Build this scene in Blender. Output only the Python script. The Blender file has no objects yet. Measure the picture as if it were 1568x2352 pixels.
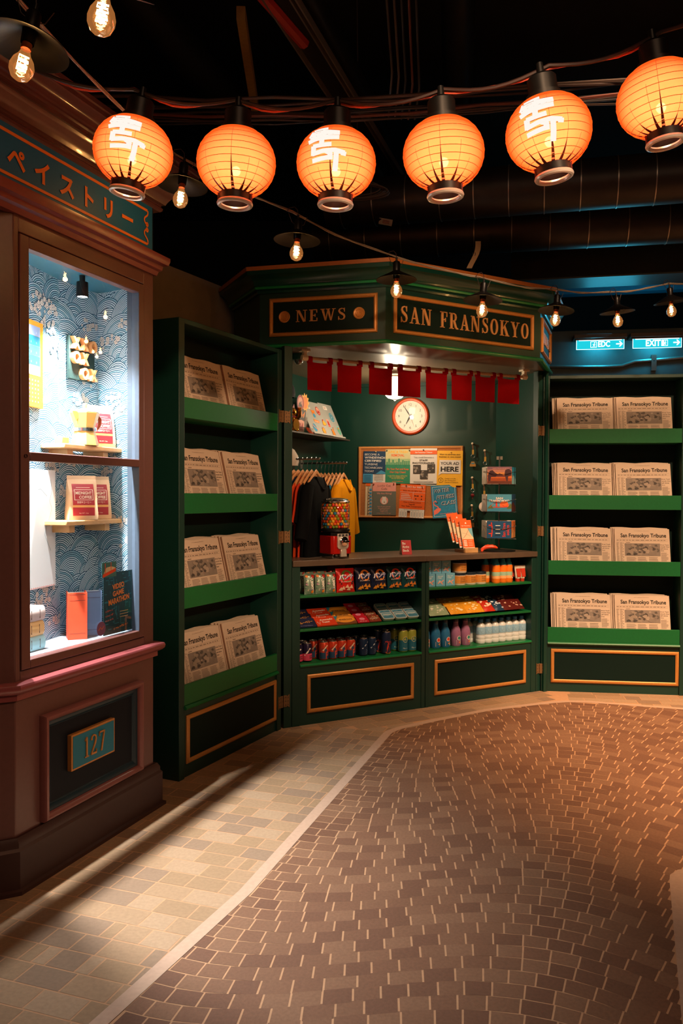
import bpy, math, random
from mathutils import Matrix, Vector
R = math.radians
PI = math.pi
sc = bpy.context.scene
COL = sc.collection
random.seed(7)

# ------------------------------------------------------------------ camera
cam = bpy.data.cameras.new('camera')
cam.sensor_fit = 'VERTICAL'
cam.sensor_height = 36.0
cam.lens = 36.0 * 1880.0 / 2352.0
cam.clip_start = 0.05
camo = bpy.data.objects.new('camera', cam)
COL.objects.link(camo)
camo.matrix_world = (Matrix.Translation((0, 0, 1.45)) @ Matrix.Rotation(R(90) - math.atan(39 / 1880.0), 4, 'X')
                     @ Matrix.Rotation(0.0042, 4, 'Z'))
sc.camera = camo
# ------------------------------------------------------------------ exposure
sc.view_settings.view_transform = 'Standard'
sc.view_settings.look = 'None'
sc.view_settings.gamma = 1.0
sc.view_settings.exposure = 0.0
sc.view_settings.use_curve_mapping = False
# ------------------------------------------------------------------ world
wd = bpy.data.worlds.new('world')
sc.world = wd
wd.use_nodes = True
wd.node_tree.nodes['Background'].inputs[0].default_value = (0.10, 0.19, 0.22, 1)
wd.node_tree.nodes['Background'].inputs[1].default_value = 0.03


def lamp(name, kind, loc, energy, col, size=.05, aim=None, cone=60, blend=.5):
    d = bpy.data.lights.new(name, kind)
    d.energy = energy
    d.color = col
    if kind == 'SPOT':
        d.spot_size = R(cone)
        d.spot_blend = blend
        d.shadow_soft_size = size
    elif kind == 'AREA':
        d.size = size
    else:
        d.shadow_soft_size = size
    o = bpy.data.objects.new(name, d)
    COL.objects.link(o)
    o.location = loc
    if aim is not None:
        o.rotation_euler = (Vector(aim) - Vector(loc)).to_track_quat('-Z', 'Y').to_euler()
    return o


WARM = (1.0, .62, .36)
# ceiling track spots of the hall (above and behind the frame), then added fills
lamp('track_spot_racks', 'SPOT', (2.3, 2.6, 4.2), 900, WARM, .10, (2.0, 6.0, 1.2), 40, .8)
lamp('track_spot_floor', 'SPOT', (3.3, 3.4, 4.3), 2500, (1.0, .60, .34), .10, (2.75, 4.35, 0), 58, 1.0)
lamp('track_spot_left', 'SPOT', (2.3, -.9, 3.2), 850, WARM, .10, (-.62, 4.7, 1.45), 20, .7)
lamp('track_spot_kiosk', 'SPOT', (1.5, 2.9, 4.2), 430, (1.0, .66, .42), .10, (.80, 5.4, .8), 40, .9)
lamp('track_spot_hood', 'SPOT', (.3, .2, 3.0), 420, (1.0, .62, .36), .10, (.6, 5.1, 2.55), 16, .9)
lamp('hall_fill', 'AREA', (.8, -.4, 4.2), 22, (1.0, .58, .34), 2.0, (.3, 4.2, .6))
lamp('case_fill_spot', 'SPOT', (2.6, 1.6, 2.9), 150, WARM, .10, (-1.0, 3.3, 1.0), 34, .8)  # added warm fill that brightens the case front
lamp('duct_cyan_fill', 'AREA', (2.2, 6.75, 2.86), 2.2, (.06, .60, .85), .4, (1.7, 5.4, 3.4))  # added cyan area light, exit sign spill onto the duct undersides
lamp('beam_cyan_fill', 'AREA', (2.7, 7.35, 3.05), 3, (.08, .62, .85), .5, (2.7, 8.1, 3.45))  # added cyan fill that brightens the high beam, no lamp stands there

# ------------------------------------------------------------------ materials
MATS = {}


def lin(h):
    h = h.lstrip('#')
    c = [int(h[i:i + 2], 16) / 255 for i in (0, 2, 4)]
    return tuple(x / 12.92 if x <= .04045 else ((x + .055) / 1.055) ** 2.4 for x in c) + (1,)


def M(hexc, rough=.5, metal=0., noise=.12, scale=40., bump=0., emit=0., spec=.5, clear=0.):
    key = (hexc, rough, metal, noise, scale, bump, emit, spec, clear)
    if key in MATS:
        return MATS[key]
    m = bpy.data.materials.new('paint_' + hexc.strip('#'))
    m.use_nodes = True
    nt = m.node_tree
    b = nt.nodes['Principled BSDF']
    c = lin(hexc)
    b.inputs['Roughness'].default_value = rough
    b.inputs['Metallic'].default_value = metal
    b.inputs['Specular IOR Level'].default_value = spec
    b.inputs['Coat Weight'].default_value = clear
    tc = nt.nodes.new('ShaderNodeTexCoord')
    nz = nt.nodes.new('ShaderNodeTexNoise')
    nz.inputs['Scale'].default_value = scale
    nz.inputs['Detail'].default_value = 3
    nt.links.new(tc.outputs['Object'], nz.inputs['Vector'])
    mix = nt.nodes.new('ShaderNodeMix')
    mix.data_type = 'RGBA'
    mix.inputs[6].default_value = tuple(x * (1 - noise) for x in c[:3]) + (1,)
    mix.inputs[7].default_value = tuple(min(1, x * (1 + noise)) for x in c[:3]) + (1,)
    nt.links.new(nz.outputs['Fac'], mix.inputs[0])
    nt.links.new(mix.outputs[2], b.inputs['Base Color'])
    if bump:
        bp = nt.nodes.new('ShaderNodeBump')
        bp.inputs['Strength'].default_value = bump
        bp.inputs['Distance'].default_value = .004
        nt.links.new(nz.outputs['Fac'], bp.inputs['Height'])
        nt.links.new(bp.outputs['Normal'], b.inputs['Normal'])
    if emit:
        nt.links.new(mix.outputs[2], b.inputs['Emission Color'])
        b.inputs['Emission Strength'].default_value = emit
    MATS[key] = m
    return m


def EM(name, col, strength):
    if name in MATS:
        return MATS[name]
    m = bpy.data.materials.new(name)
    m.use_nodes = True
    nt = m.node_tree
    nt.nodes.clear()
    e = nt.nodes.new('ShaderNodeEmission')
    e.inputs[0].default_value = tuple(col) + (1,)
    e.inputs[1].default_value = strength
    o = nt.nodes.new('ShaderNodeOutputMaterial')
    nt.links.new(e.outputs[0], o.inputs[0])
    MATS[name] = m
    return m


def GLASS(name, tint=(1, 1, 1), gloss=.12, glow=None, rough=.0):
    """thin glass: fresnel mix of clear transmission and mirror reflection"""
    if name in MATS:
        return MATS[name]
    m = bpy.data.materials.new(name)
    m.use_nodes = True
    nt = m.node_tree
    nt.nodes.clear()
    t = nt.nodes.new('ShaderNodeBsdfTransparent')
    t.inputs[0].default_value = tuple(tint) + (1,)
    g = nt.nodes.new('ShaderNodeBsdfGlossy')
    g.inputs['Roughness'].default_value = rough
    lw = nt.nodes.new('ShaderNodeLayerWeight')
    lw.inputs[0].default_value = .35
    mul = nt.nodes.new('ShaderNodeMath')
    mul.operation = 'MULTIPLY_ADD'
    mul.inputs[1].default_value = .5
    mul.inputs[2].default_value = gloss * .35
    nt.links.new(lw.outputs['Fresnel'], mul.inputs[0])
    mx = nt.nodes.new('ShaderNodeMixShader')
    nt.links.new(mul.outputs[0], mx.inputs[0])
    nt.links.new(t.outputs[0], mx.inputs[1])
    nt.links.new(g.outputs[0], mx.inputs[2])
    last = mx
    if glow:
        e = nt.nodes.new('ShaderNodeEmission')
        e.inputs[0].default_value = tuple(glow[:3]) + (1,)
        e.inputs[1].default_value = glow[3]
        ad = nt.nodes.new('ShaderNodeAddShader')
        nt.links.new(mx.outputs[0], ad.inputs[0])
        nt.links.new(e.outputs[0], ad.inputs[1])
        last = ad
    o = nt.nodes.new('ShaderNodeOutputMaterial')
    nt.links.new(last.outputs[0], o.inputs[0])
    MATS[name] = m
    return m


def LANTERN():
    m = bpy.data.materials.new('lantern_paper')
    m.use_nodes = True
    nt = m.node_tree
    nt.nodes.clear()
    lw = nt.nodes.new('ShaderNodeLayerWeight')
    lw.inputs[0].default_value = .5
    rp = nt.nodes.new('ShaderNodeValToRGB')
    rp.color_ramp.elements[0].color = (1.0, .35, .11, 1)
    rp.color_ramp.elements[0].position = .1
    rp.color_ramp.elements[1].color = (1.0, .075, .008, 1)
    rp.color_ramp.elements[1].position = .72
    nt.links.new(lw.outputs['Facing'], rp.inputs[0])
    tr = nt.nodes.new('ShaderNodeBsdfTranslucent')
    nt.links.new(rp.outputs[0], tr.inputs[0])
    df = nt.nodes.new('ShaderNodeBsdfDiffuse')
    nt.links.new(rp.outputs[0], df.inputs[0])
    tp = nt.nodes.new('ShaderNodeBsdfTransparent')
    tp.inputs[0].default_value = (1, .75, .5, 1)
    m1 = nt.nodes.new('ShaderNodeMixShader')
    m1.inputs[0].default_value = .2
    nt.links.new(tr.outputs[0], m1.inputs[1])
    nt.links.new(df.outputs[0], m1.inputs[2])
    m2 = nt.nodes.new('ShaderNodeMixShader')
    m2.inputs[0].default_value = .04
    nt.links.new(m1.outputs[0], m2.inputs[1])
    nt.links.new(tp.outputs[0], m2.inputs[2])
    e = nt.nodes.new('ShaderNodeEmission')
    nt.links.new(rp.outputs[0], e.inputs[0])
    e.inputs[1].default_value = .68
    ad = nt.nodes.new('ShaderNodeAddShader')
    nt.links.new(m2.outputs[0], ad.inputs[0])
    nt.links.new(e.outputs[0], ad.inputs[1])
    o = nt.nodes.new('ShaderNodeOutputMaterial')
    nt.links.new(ad.outputs[0], o.inputs[0])
    return m


# ------------------------------------------------------------------ text cache
TXT = {}


def text_mesh(s, bold=0., shear=0.):
    k = (s, bold, shear)
    if k in TXT:
        return TXT[k]
    cu = bpy.data.curves.new('lettering', 'FONT')
    cu.body = s
    cu.size = 1.0
    cu.offset = bold
    cu.shear = shear
    cu.resolution_u = 3
    ob = bpy.data.objects.new('lettering', cu)
    COL.objects.link(ob)
    bpy.context.view_layer.update()
    me = bpy.data.meshes.new_from_object(ob)
    v = [tuple(p.co[:2]) for p in me.vertices]
    f = [tuple(p.vertices) for p in me.polygons]
    bpy.data.objects.remove(ob)
    bpy.data.curves.remove(cu)
    bpy.data.meshes.remove(me)
    x0 = min(p[0] for p in v)
    x1 = max(p[0] for p in v)
    TXT[k] = (v, f, x0, x1)
    return TXT[k]


# ------------------------------------------------------------------ mesh builder
class MB:
    def __init__(s):
        s.v, s.f, s.mi, s.mats = [], [], [], []
        s.M = Matrix.Identity(4)

    def slot(s, m):
        if m not in s.mats:
            s.mats.append(m)
        return s.mats.index(m)

    def add(s, verts, faces, m):
        b = len(s.v)
        s.v += [tuple(s.M @ Vector(p)) for p in verts]
        k = s.slot(m)
        for q in faces:
            s.f.append(tuple(b + i for i in q))
            s.mi.append(k)
        return s

    def box(s, x0, x1, y0, y1, z0, z1, m):
        return s.add([(x0, y0, z0), (x1, y0, z0), (x1, y1, z0), (x0, y1, z0), (x0, y0, z1), (x1, y0, z1), (x1, y1, z1), (x0, y1, z1)],
                     [(0, 3, 2, 1), (4, 5, 6, 7), (0, 1, 5, 4), (1, 2, 6, 5), (2, 3, 7, 6), (3, 0, 4, 7)], m)

    def prism(s, poly, y0, y1, m):
        """polygon in x,z extruded from y0 (front) to y1"""
        n = len(poly)
        vs = [(x, y0, z) for x, z in poly] + [(x, y1, z) for x, z in poly]
        a = sum(poly[i][0] * poly[(i + 1) % n][1] - poly[(i + 1) % n][0] * poly[i][1] for i in range(n))
        fs = [tuple(range(n)) if a > 0 else tuple(reversed(range(n))), tuple(range(2 * n - 1, n - 1, -1)) if a > 0 else tuple(range(n, 2 * n))]
        for i in range(n):
            j = (i + 1) % n
            fs.append((i, n + i, n + j, j) if a > 0 else (j, n + j, n + i, i))
        return s.add(vs, fs, m)

    def plan(s, poly, z0, z1, m):
        """polygon in x,y extruded in z"""
        n = len(poly)
        vs = [(x, y, z0) for x, y in poly] + [(x, y, z1) for x, y in poly]
        a = sum(poly[i][0] * poly[(i + 1) % n][1] - poly[(i + 1) % n][0] * poly[i][1] for i in range(n))
        up = tuple(range(n, 2 * n))
        dn = tuple(reversed(range(n)))
        fs = [up, dn] if a > 0 else [tuple(reversed(up)), tuple(reversed(dn))]
        for i in range(n):
            j = (i + 1) % n
            fs.append((i, j, n + j, n + i) if a > 0 else (j, i, n + i, n + j))
        return s.add(vs, fs, m)

    def quad(s, x0, x1, z0, z1, m, y=0.):
        return s.add([(x0, y, z0), (x1, y, z0), (x1, y, z1), (x0, y, z1)], [(0, 1, 2, 3)], m)

    def poly(s, pts, m, y=0.):
        return s.add([(x, y, z) for x, z in pts], [tuple(range(len(pts)))], m)

    def disc(s, cx, cz, r, m, y=0., n=20, rz=None):
        rz = rz or r
        return s.poly([(cx + r * math.cos(2 * PI * i / n), cz + rz * math.sin(2 * PI * i / n)) for i in range(n)], m, y)

    def ring(s, cx, cz, r0, r1, m, y=0., n=24):
        vs = []
        for i in range(n):
            a = 2 * PI * i / n
            vs += [(cx + r0 * math.cos(a), y, cz + r0 * math.sin(a)), (cx + r1 * math.cos(a), y, cz + r1 * math.sin(a))]
        return s.add(vs, [(2 * i, 2 * i + 1, (2 * i + 3) % (2 * n), (2 * i + 2) % (2 * n)) for i in range(n)], m)

    def stroke(s, pts, w, m, y=0.):
        """flat band along points (x,z); w number or list"""
        n = len(pts)
        ws = w if isinstance(w, (list, tuple)) else [w] * n
        L, Rr = [], []
        for i, (x, z) in enumerate(pts):
            a = pts[max(0, i - 1)]
            b = pts[min(n - 1, i + 1)]
            dx, dz = b[0] - a[0], b[1] - a[1]
            l = math.hypot(dx, dz) or 1
            nx, nz = -dz / l * ws[i] / 2, dx / l * ws[i] / 2
            L.append((x + nx, y, z + nz))
            Rr.append((x - nx, y, z - nz))
        vs = L + Rr
        return s.add(vs, [(n + i, n + i + 1, i + 1, i) for i in range(n - 1)], m)

    def lathe(s, prof, m, n=20, c=(0, 0, 0), a0=0., a1=2 * PI):
        full = abs(a1 - a0 - 2 * PI) < 1e-6
        k = n if full else n + 1
        vs = []
        for r, z in prof:
            for i in range(k):
                a = a0 + (a1 - a0) * i / n
                vs.append((c[0] + r * math.cos(a), c[1] + r * math.sin(a), c[2] + z))
        fs = []
        for j in range(len(prof) - 1):
            for i in range(n):
                i2 = (i + 1) % k
                fs.append((j * k + i, j * k + i2, (j + 1) * k + i2, (j + 1) * k + i))
        return s.add(vs, fs, m)

    def tube(s, pts, r, m, n=6, closed=False):
        pts = [Vector(p) for p in pts]
        k = len(pts)
        vs = []
        up = None
        for i, p in enumerate(pts):
            if closed:
                d = pts[(i + 1) % k] - pts[i - 1]
            else:
                d = pts[min(k - 1, i + 1)] - pts[max(0, i - 1)]
            d.normalize()
            if up is None:
                up = Vector((0, 0, 1)) if abs(d.z) < .9 else Vector((1, 0, 0))
            x = d.cross(up)
            if x.length < 1e-5:
                x = d.cross(Vector((1, 0, .3)))
            x.normalize()
            up = x.cross(d).normalized()
            rr = r[i] if isinstance(r, (list, tuple)) else r
            for j in range(n):
                a = 2 * PI * j / n
                vs.append(p + x * rr * math.cos(a) + up * rr * math.sin(a))
        fs = []
        for i in range(k if closed else k - 1):
            i2 = (i + 1) % k
            for j in range(n):
                j2 = (j + 1) % n
                fs.append((i * n + j, i2 * n + j, i2 * n + j2, i * n + j2))
        if not closed:
            fs.append(tuple(range(n)))
            fs.append(tuple(reversed(range((k - 1) * n, k * n))))
        return s.add(vs, fs, m)

    def ball(s, c, r, m, n=10, k=6, sx=1, sy=1, sz=1):
        vs, fs = [], []
        for j in range(k + 1):
            t = PI * j / k
            for i in range(n):
                a = 2 * PI * i / n
                vs.append((c[0] + sx * r * math.sin(t) * math.cos(a), c[1] + sy * r * math.sin(t) * math.sin(a), c[2] + sz * r * math.cos(t)))
        for j in range(k):
            for i in range(n):
                i2 = (i + 1) % n
                fs.append((j * n + i, (j + 1) * n + i, (j + 1) * n + i2, j * n + i2))
        return s.add(vs, fs, m)

    def frame(s, u0, u1, z0, z1, prof, m, y=0.):
        """mitred rectangular moulding; prof = [(inset, height towards the front)]"""
        vs, fs = [], []
        for t, h in prof:
            vs += [(u0 + t, y - h, z0 + t), (u1 - t, y - h, z0 + t), (u1 - t, y - h, z1 - t), (u0 + t, y - h, z1 - t)]
        for j in range(len(prof) - 1):
            for i in range(4):
                i2 = (i + 1) % 4
                fs.append((j * 4 + i, j * 4 + i2, (j + 1) * 4 + i2, (j + 1) * 4 + i))
        return s.add(vs, fs, m)

    def sweep(s, path, prof, m, cap=True):
        """profile (out, z) swept along a plan path, front on the right-hand side of travel"""
        k = len(path)
        vs = []
        for i, p in enumerate(path):
            p = Vector(p)
            ns = []
            if i > 0:
                d = (p - Vector(path[i - 1])).normalized()
                ns.append(Vector((d.y, -d.x)))
            if i < k - 1:
                d = (Vector(path[i + 1]) - p).normalized()
                ns.append(Vector((d.y, -d.x)))
            if len(ns) == 2:
                b = (ns[0] + ns[1]).normalized()
                mi = b / max(.3, b.dot(ns[0]))
            else:
                mi = ns[0]
            for o, z in prof:
                vs.append((p.x + mi.x * o, p.y + mi.y * o, z))
        n = len(prof)
        fs = []
        for i in range(k - 1):
            for j in range(n - 1):
                fs.append((i * n + j, (i + 1) * n + j, (i + 1) * n + j + 1, i * n + j + 1))
        if cap:
            fs.append(tuple(range(n)))
            fs.append(tuple(reversed(range((k - 1) * n, k * n))))
        return s.add(vs, fs, m)

    def text(s, t, x, z, h, m, y=0., al='C', bold=0., sx=1., rot=0., shear=0., vert=False):
        v, f, x0, x1 = text_mesh(t, bold, shear)
        k = h / .72
        off = {'C': (x0 + x1) / 2, 'L': x0, 'R': x1}[al]
        c, sn = math.cos(rot), math.sin(rot)
        vs = []
        for a, b in v:
            a = (a - off) * k * sx
            b = b * k
            vs.append((x + a * c - b * sn, y, z + a * sn + b * c))
        return s.add(vs, f, m)

    def fit(s, t, x, z, h, w, m, y=0., bold=0., rot=0., shear=0., al='C'):
        v, f, x0, x1 = text_mesh(t, bold, shear)
        return s.text(t, x, z, h, m, y, al, bold, w / ((x1 - x0) * h / .72), rot, shear)

    def scribble(s, x, z, h, w, m, y=0., seed=1, words=3, rot=0.):
        """small print too fine to read: rows of short strokes"""
        rg = random.Random(seed)
        c, sn = math.cos(rot), math.sin(rot)
        p = -w / 2
        while p < w / 2 - h * .3:
            ww = h * rg.uniform(.35, .6)
            hh = h * rg.choice((.7, .7, 1.0))
            q = [(p, 0), (p + ww * .35, 0), (p + ww * .35, hh * .6), (p + ww, hh * .6), (p + ww, hh), (p, hh)] if rg.random() < .5 else [(p, 0), (p + ww, 0), (p + ww, hh * .4), (p + ww * .5, hh * .4), (p + ww * .5, hh), (p, hh)]
            s.poly([(x + a * c - b_ * sn, z + a * sn + b_ * c) for a, b_ in q], m, y)
            p += ww + h * (.22 if rg.random() < .8 else .6)
        return s

    def build(s, name, parent=None, bevel=0., smooth=35):
        me = bpy.data.meshes.new(name)
        me.from_pydata(s.v, [], s.f)
        for m in s.mats:
            me.materials.append(m)
        me.polygons.foreach_set('material_index', s.mi)
        if smooth:
            me.polygons.foreach_set('use_smooth', [True] * len(s.f))
            me.update()
            me.set_sharp_from_angle(angle=R(smooth))
        me.update()
        o = bpy.data.objects.new(name, me)
        COL.objects.link(o)
        if parent is not None:
            o.parent = parent
        if bevel:
            b = o.modifiers.new('bevel', 'BEVEL')
            b.width = bevel
            b.segments = 2
            b.limit_method = 'ANGLE'
            b.angle_limit = R(40)
        return o


def fr(P, ang, z=0.):
    return Matrix.Translation((P[0], P[1], z)) @ Matrix.Rotation(R(ang), 4, 'Z')


def T(x, y, z):
    return Matrix.Translation((x, y, z))


def RZ(a):
    return Matrix.Rotation(R(a), 4, 'Z')


def RX(a):
    return Matrix.Rotation(R(a), 4, 'X')


def tag(o, label, cat, group=None):
    o['label'] = label
    o['category'] = cat
    if group:
        o['group'] = group
    return o


def thing(name, label, cat, mat, group=None):
    o = bpy.data.objects.new(name, None)
    o.empty_display_size = .05
    COL.objects.link(o)
    o.matrix_world = mat
    return tag(o, label, cat, group)


def single(mb, name, label, cat, mat, group=None, bevel=0., smooth=35):
    o = mb.build(name, None, bevel, smooth)
    o.matrix_world = mat
    return tag(o, label, cat, group)


def struct(mb, name, mat=None, bevel=0., smooth=35):
    o = mb.build(name, None, bevel, smooth)
    if mat is not None:
        o.matrix_world = mat
    o['kind'] = 'structure'
    o['label'] = name.replace('_', ' ')
    return o


def dup(root, mat, label, group=None):
    r = root.copy()
    COL.objects.link(r)
    r.matrix_world = mat
    r['label'] = label
    if group:
        r['group'] = group
    for ch in list(root.children):
        c = ch.copy()
        COL.objects.link(c)
        c.parent = r
        for g in list(ch.children):
            d = g.copy()
            COL.objects.link(d)
            d.parent = c
    return r


ORD = ['first', 'second', 'third', 'fourth', 'fifth', 'sixth', 'seventh', 'eighth', 'ninth', 'tenth', 'eleventh', 'twelfth']
# coordinate frames: local x along the face, y into it, z up
FA = fr((-1.1905, 2.9255), 69.54)          # pastry display case
FI = FA @ T(0, -.03, 0)                     # inside of the case
FL = fr((-.8132, 4.0985), 64.43)           # newspaper rack by the case
FR = fr((1.4835, 6.0494), -7.06)           # newspaper rack under the exit signs
FK = fr((-.3302, 5.0625), 28.745)          # newsstand counter
FW = fr((-.74, 5.44), 66.0)                # newsstand side wall with the clothes
FB = fr((.571, 6.75), -12.5)               # newsstand back wall
FSF = fr((.260, 4.943), 30.6)              # hood faces
FNW = fr((-.361, 5.102), -14.34)

# palette
G_DARK = M('#09342b', .45, noise=.1, scale=60, bump=.05)
G_IN = M('#031d18', .6, noise=.1, scale=60, spec=.2)
G_WALL = M('#06382d', .40, noise=.08, scale=30)
G_TRAY = M('#086430', .45, noise=.12, scale=60, bump=.05)
G_TRIM = M('#1a7a44', .3, noise=.1)
GOLD = M('#c88742', .38, .25, noise=.15, scale=80)
BRASS = M('#84623e', .55, .35, noise=.35, scale=120, bump=.3)
BURG = M('#67433f', .34, noise=.12, scale=60, bump=.04)
BURG_D = M('#0a131e', .55, noise=.12, spec=.2)
NAVY = M('#0d5f96', .55, noise=.2, scale=300, bump=.05)
ORANGE = M('#e07a2a', .5, noise=.05)
BLACK = M('#0b0b0c', .5, noise=.2)
BLACKM = M('#131313', .4, .3, noise=.3, scale=60)
WHITE = M('#e8e2d8', .5, noise=.04)
CHROME = M('#d8d8d8', .12, 1., noise=.05)
STEEL = M('#8a8c8c', .3, .9, noise=.1)
WOOD = M('#c99a62', .5, noise=.25, scale=25, bump=.1)
WOODH = M('#d6955c', .45, noise=.2, scale=25)

# ================================================================== SETTING
STONE = [M(c, .75, noise=.25, scale=90, bump=.35, spec=.3) for c in ('#72503b', '#76543e', '#6a4936', '#7c5a43')]
STONE2 = [M(c, .75, noise=.22, scale=70, bump=.25, spec=.3) for c in ('#927659', '#9a7d60', '#89705a', '#a08468')]
GROUT = M('#b78b66', .85, noise=.15, scale=50, bump=.2)
BAND = M('#b3927a', .7, noise=.14, scale=60, bump=.15)

DV = Vector((.326, .945)).normalized()      # along the pale band
EV = Vector((DV.y, -DV.x))                  # across it, to the right


def inpoly(p, poly):
    c = False
    n = len(poly)
    for i in range(n):
        a, b = poly[i], poly[(i + 1) % n]
        if (a[1] > p[1]) != (b[1] > p[1]) and p[0] < (b[0] - a[0]) * (p[1] - a[1]) / (b[1] - a[1]) + a[0]:
            c = not c
    return c


band_line = [(-1.30, .32), (-.64, 2.20), (-.325, 2.954), (.29, 4.905), (.315, 4.98), (.37, 5.06), (.61, 5.24), (.99, 5.495),
             (1.39, 5.67), (1.50, 5.712), (1.60, 5.735), (1.74, 5.728), (2.33, 5.55), (3.6, 5.16)]
field_poly = band_line + [(3.6, .3)]
kerb_line = [(.30, .30), (.94, 2.21), (1.245, 3.06), (1.262, 3.10), (1.30, 3.135), (1.36, 3.15), (2.2, 2.95), (3.5, 2.6)]
kerb_poly = kerb_line + [(3.5, .2)]

fl = MB()
fl.add([(-6, -2, -.0002), (6, -2, -.0002), (6, 10, -.0002), (-6, 10, -.0002)], [(0, 1, 2, 3)], GROUT)


def wave(p):
    return .18 * (1 - math.cos(PI * (p + 1.25) / 1.05))


rf = random.Random(3)
PITCH = .0715
for k in range(-2, 110):
    q0 = .3 + k * PITCH
    p = -1.7 + rf.random() * .07
    while p < 3.4:
        w = .072 + rf.random() * .022
        ok = []
        for i in range(9):
            pm = p + w * (i + .5) / 9
            c = DV * (q0 + PITCH / 2 + wave(pm)) + EV * pm
            if inpoly(c, field_poly) and not inpoly(c, kerb_poly) and c.y > .9:
                ok.append(i)
        if ok and (ok[-1] - ok[0] + 1) * w / 9 > .012:
            pa, pb = p + w * ok[0] / 9, p + w * (ok[-1] + 1) / 9
            pts = []
            jg = .0028
            zz = rf.uniform(.0001, .0004)
            for (pp, top) in ((pa + jg, 0), (pb - jg, 0), (pb - jg, 1), (pa + jg, 1)):
                slope = .18 * PI / 1.05 * math.sin(PI * (pp + 1.25) / 1.05)
                qq = q0 + wave(pp) + (.0022 if not top else PITCH - .0022)
                sh = -slope * (PITCH * .5 if top else -PITCH * .5) * .55
                v = DV * qq + EV * (pp + sh)
                pts.append((v.x, v.y, zz))
            fl.add(pts, [(0, 1, 2, 3)], rf.choice(STONE))
        p += w
struct(fl, 'floor', smooth=0)

fe = MB()


zlay = [.0002]


def border(origin, e, d, np, nq, pitch, poly, lens):
    zlay[0] += .0001
    for k in range(nq):
        p = rf.random() * .2
        while p < np:
            w = rf.choice(lens)
            ok = [i for i in range(12) if inpoly(Vector(origin) + e * (p + w * (i + .5) / 12) + d * ((k + .5) * pitch), poly)]
            if ok and len(ok) * w / 12 > .012:
                g = .003
                a = Vector(origin) + e * (p + w * ok[0] / 12 + g) + d * (k * pitch + g)
                b = e * (w * (ok[-1] - ok[0] + 1) / 12 - 2 * g)
                h = d * (pitch - 2 * g)
                z = zlay[0]
                fe.add([(a.x, a.y, z), ((a + b).x, (a + b).y, z), ((a + b + h).x, (a + b + h).y, z), ((a + h).x, (a + h).y, z)],
                       [(0, 1, 2, 3)], rf.choice(STONE2))
            p += w


left_poly = [(p[0] - .02, p[1] + .01) for p in band_line[:6]] + [(-.33, 5.06), (-3.2, 5.06), (-3.2, .3)]
border((-2.9, 1.1), EV, DV, 3.2, 52, .098, left_poly, [.05, .1, .14, .11, .16])
mid_poly = [(.345, 5.07), (.37, 5.075), (.61, 5.262), (.99, 5.517), (1.39, 5.695), (1.50, 5.736), (1.52, 6.1), (-.5, 5.06)]
ek = Vector((math.cos(R(28.7)), math.sin(R(28.7))))
border((-.6, 4.4), ek, Vector((-ek.y, ek.x)), 3.4, 14, .1, mid_poly, [.2, .11, .2, .16])
er = Vector((math.cos(R(-9)), math.sin(R(-9))))
right_poly = [(1.50, 5.737), (1.60, 5.758), (1.74, 5.752), (2.33, 5.575), (3.6, 5.19), (3.6, 6.6), (1.52, 6.6)]
border((1.4, 5.2), er, Vector((-er.y, er.x)), 3, 12, .1, right_poly, [.2, .11, .2, .16])
border((1.0, 2.0), Vector((1, 0)), Vector((0, 1)), 3, 12, .1, [(1.30, 3.06), (1.36, 3.10), (3.5, 2.55), (3.5, .3), (.42, .3)], [.2, .11, .2])
struct(fe, 'floor_edge', smooth=0)


def strip(line, w, m):
    b = MB()
    n = len(line)
    L, Rr = [], []
    for i, p in enumerate(line):
        a, c = Vector(line[max(0, i - 1)]), Vector(line[min(n - 1, i + 1)])
        d = (c - a).normalized()
        nn = Vector((-d.y, d.x)) * w / 2
        L.append((p[0] + nn.x, p[1] + nn.y, .0015))
        Rr.append((p[0] - nn.x, p[1] - nn.y, .0015))
    b.add(L + Rr, [(i, n + i, n + i + 1, i + 1) for i in range(n - 1)], m)
    return b


struct(strip([(x - .02 if i < 5 else x, y + (.012 if i >= 5 else .005)) for i, (x, y) in enumerate(band_line)], .05, BAND), 'trim_1', smooth=0)
struct(strip([(x + .022, y - .01) for x, y in kerb_line], .052, BAND), 'trim_2', smooth=0)

DARKWALL = M('#0e0c0c', .8, noise=.3, scale=8)
cl = MB()
cl.box(-6, 6, -2, 10, 4.6, 4.7, M('#0a0909', .85, noise=.3, scale=5))
struct(cl, 'ceiling')
wb = MB()
wb.box(-6, 6, 9.5, 9.6, 0, 4.6, DARKWALL)
struct(wb, 'wall_back')
wr = MB()
wr.box(4.6, 4.7, -2, 9.5, 0, 4.6, DARKWALL)
struct(wr, 'wall_right')
wl = MB()
wl.box(-.6, 1.75, 0, .08, 0, 2.874, M('#8f7c5e', .7, noise=.2, scale=12, bump=.1))
struct(wl, 'wall_left', fr((-1.123, 5.04), 63.5))
# grey partition behind the right-hand rack that carries the exit signs
FX = fr((1.2, 7.05), -9.5)
wp = MB()
GREY = M('#4c5a60', .6, .1, noise=.18, scale=14, bump=.15)
wp.box(0, 3.2, 0, .06, 0, 2.84, GREY)
struct(wp, 'wall_exit', FX)
wt = MB()
wt.box(.2, 3.0, 0, .12, 3.40, 3.50, M('#1c5f78', .6, noise=.2, scale=20))
struct(wt, 'trim_3', fr((1.5, 8.1), -12))

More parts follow.
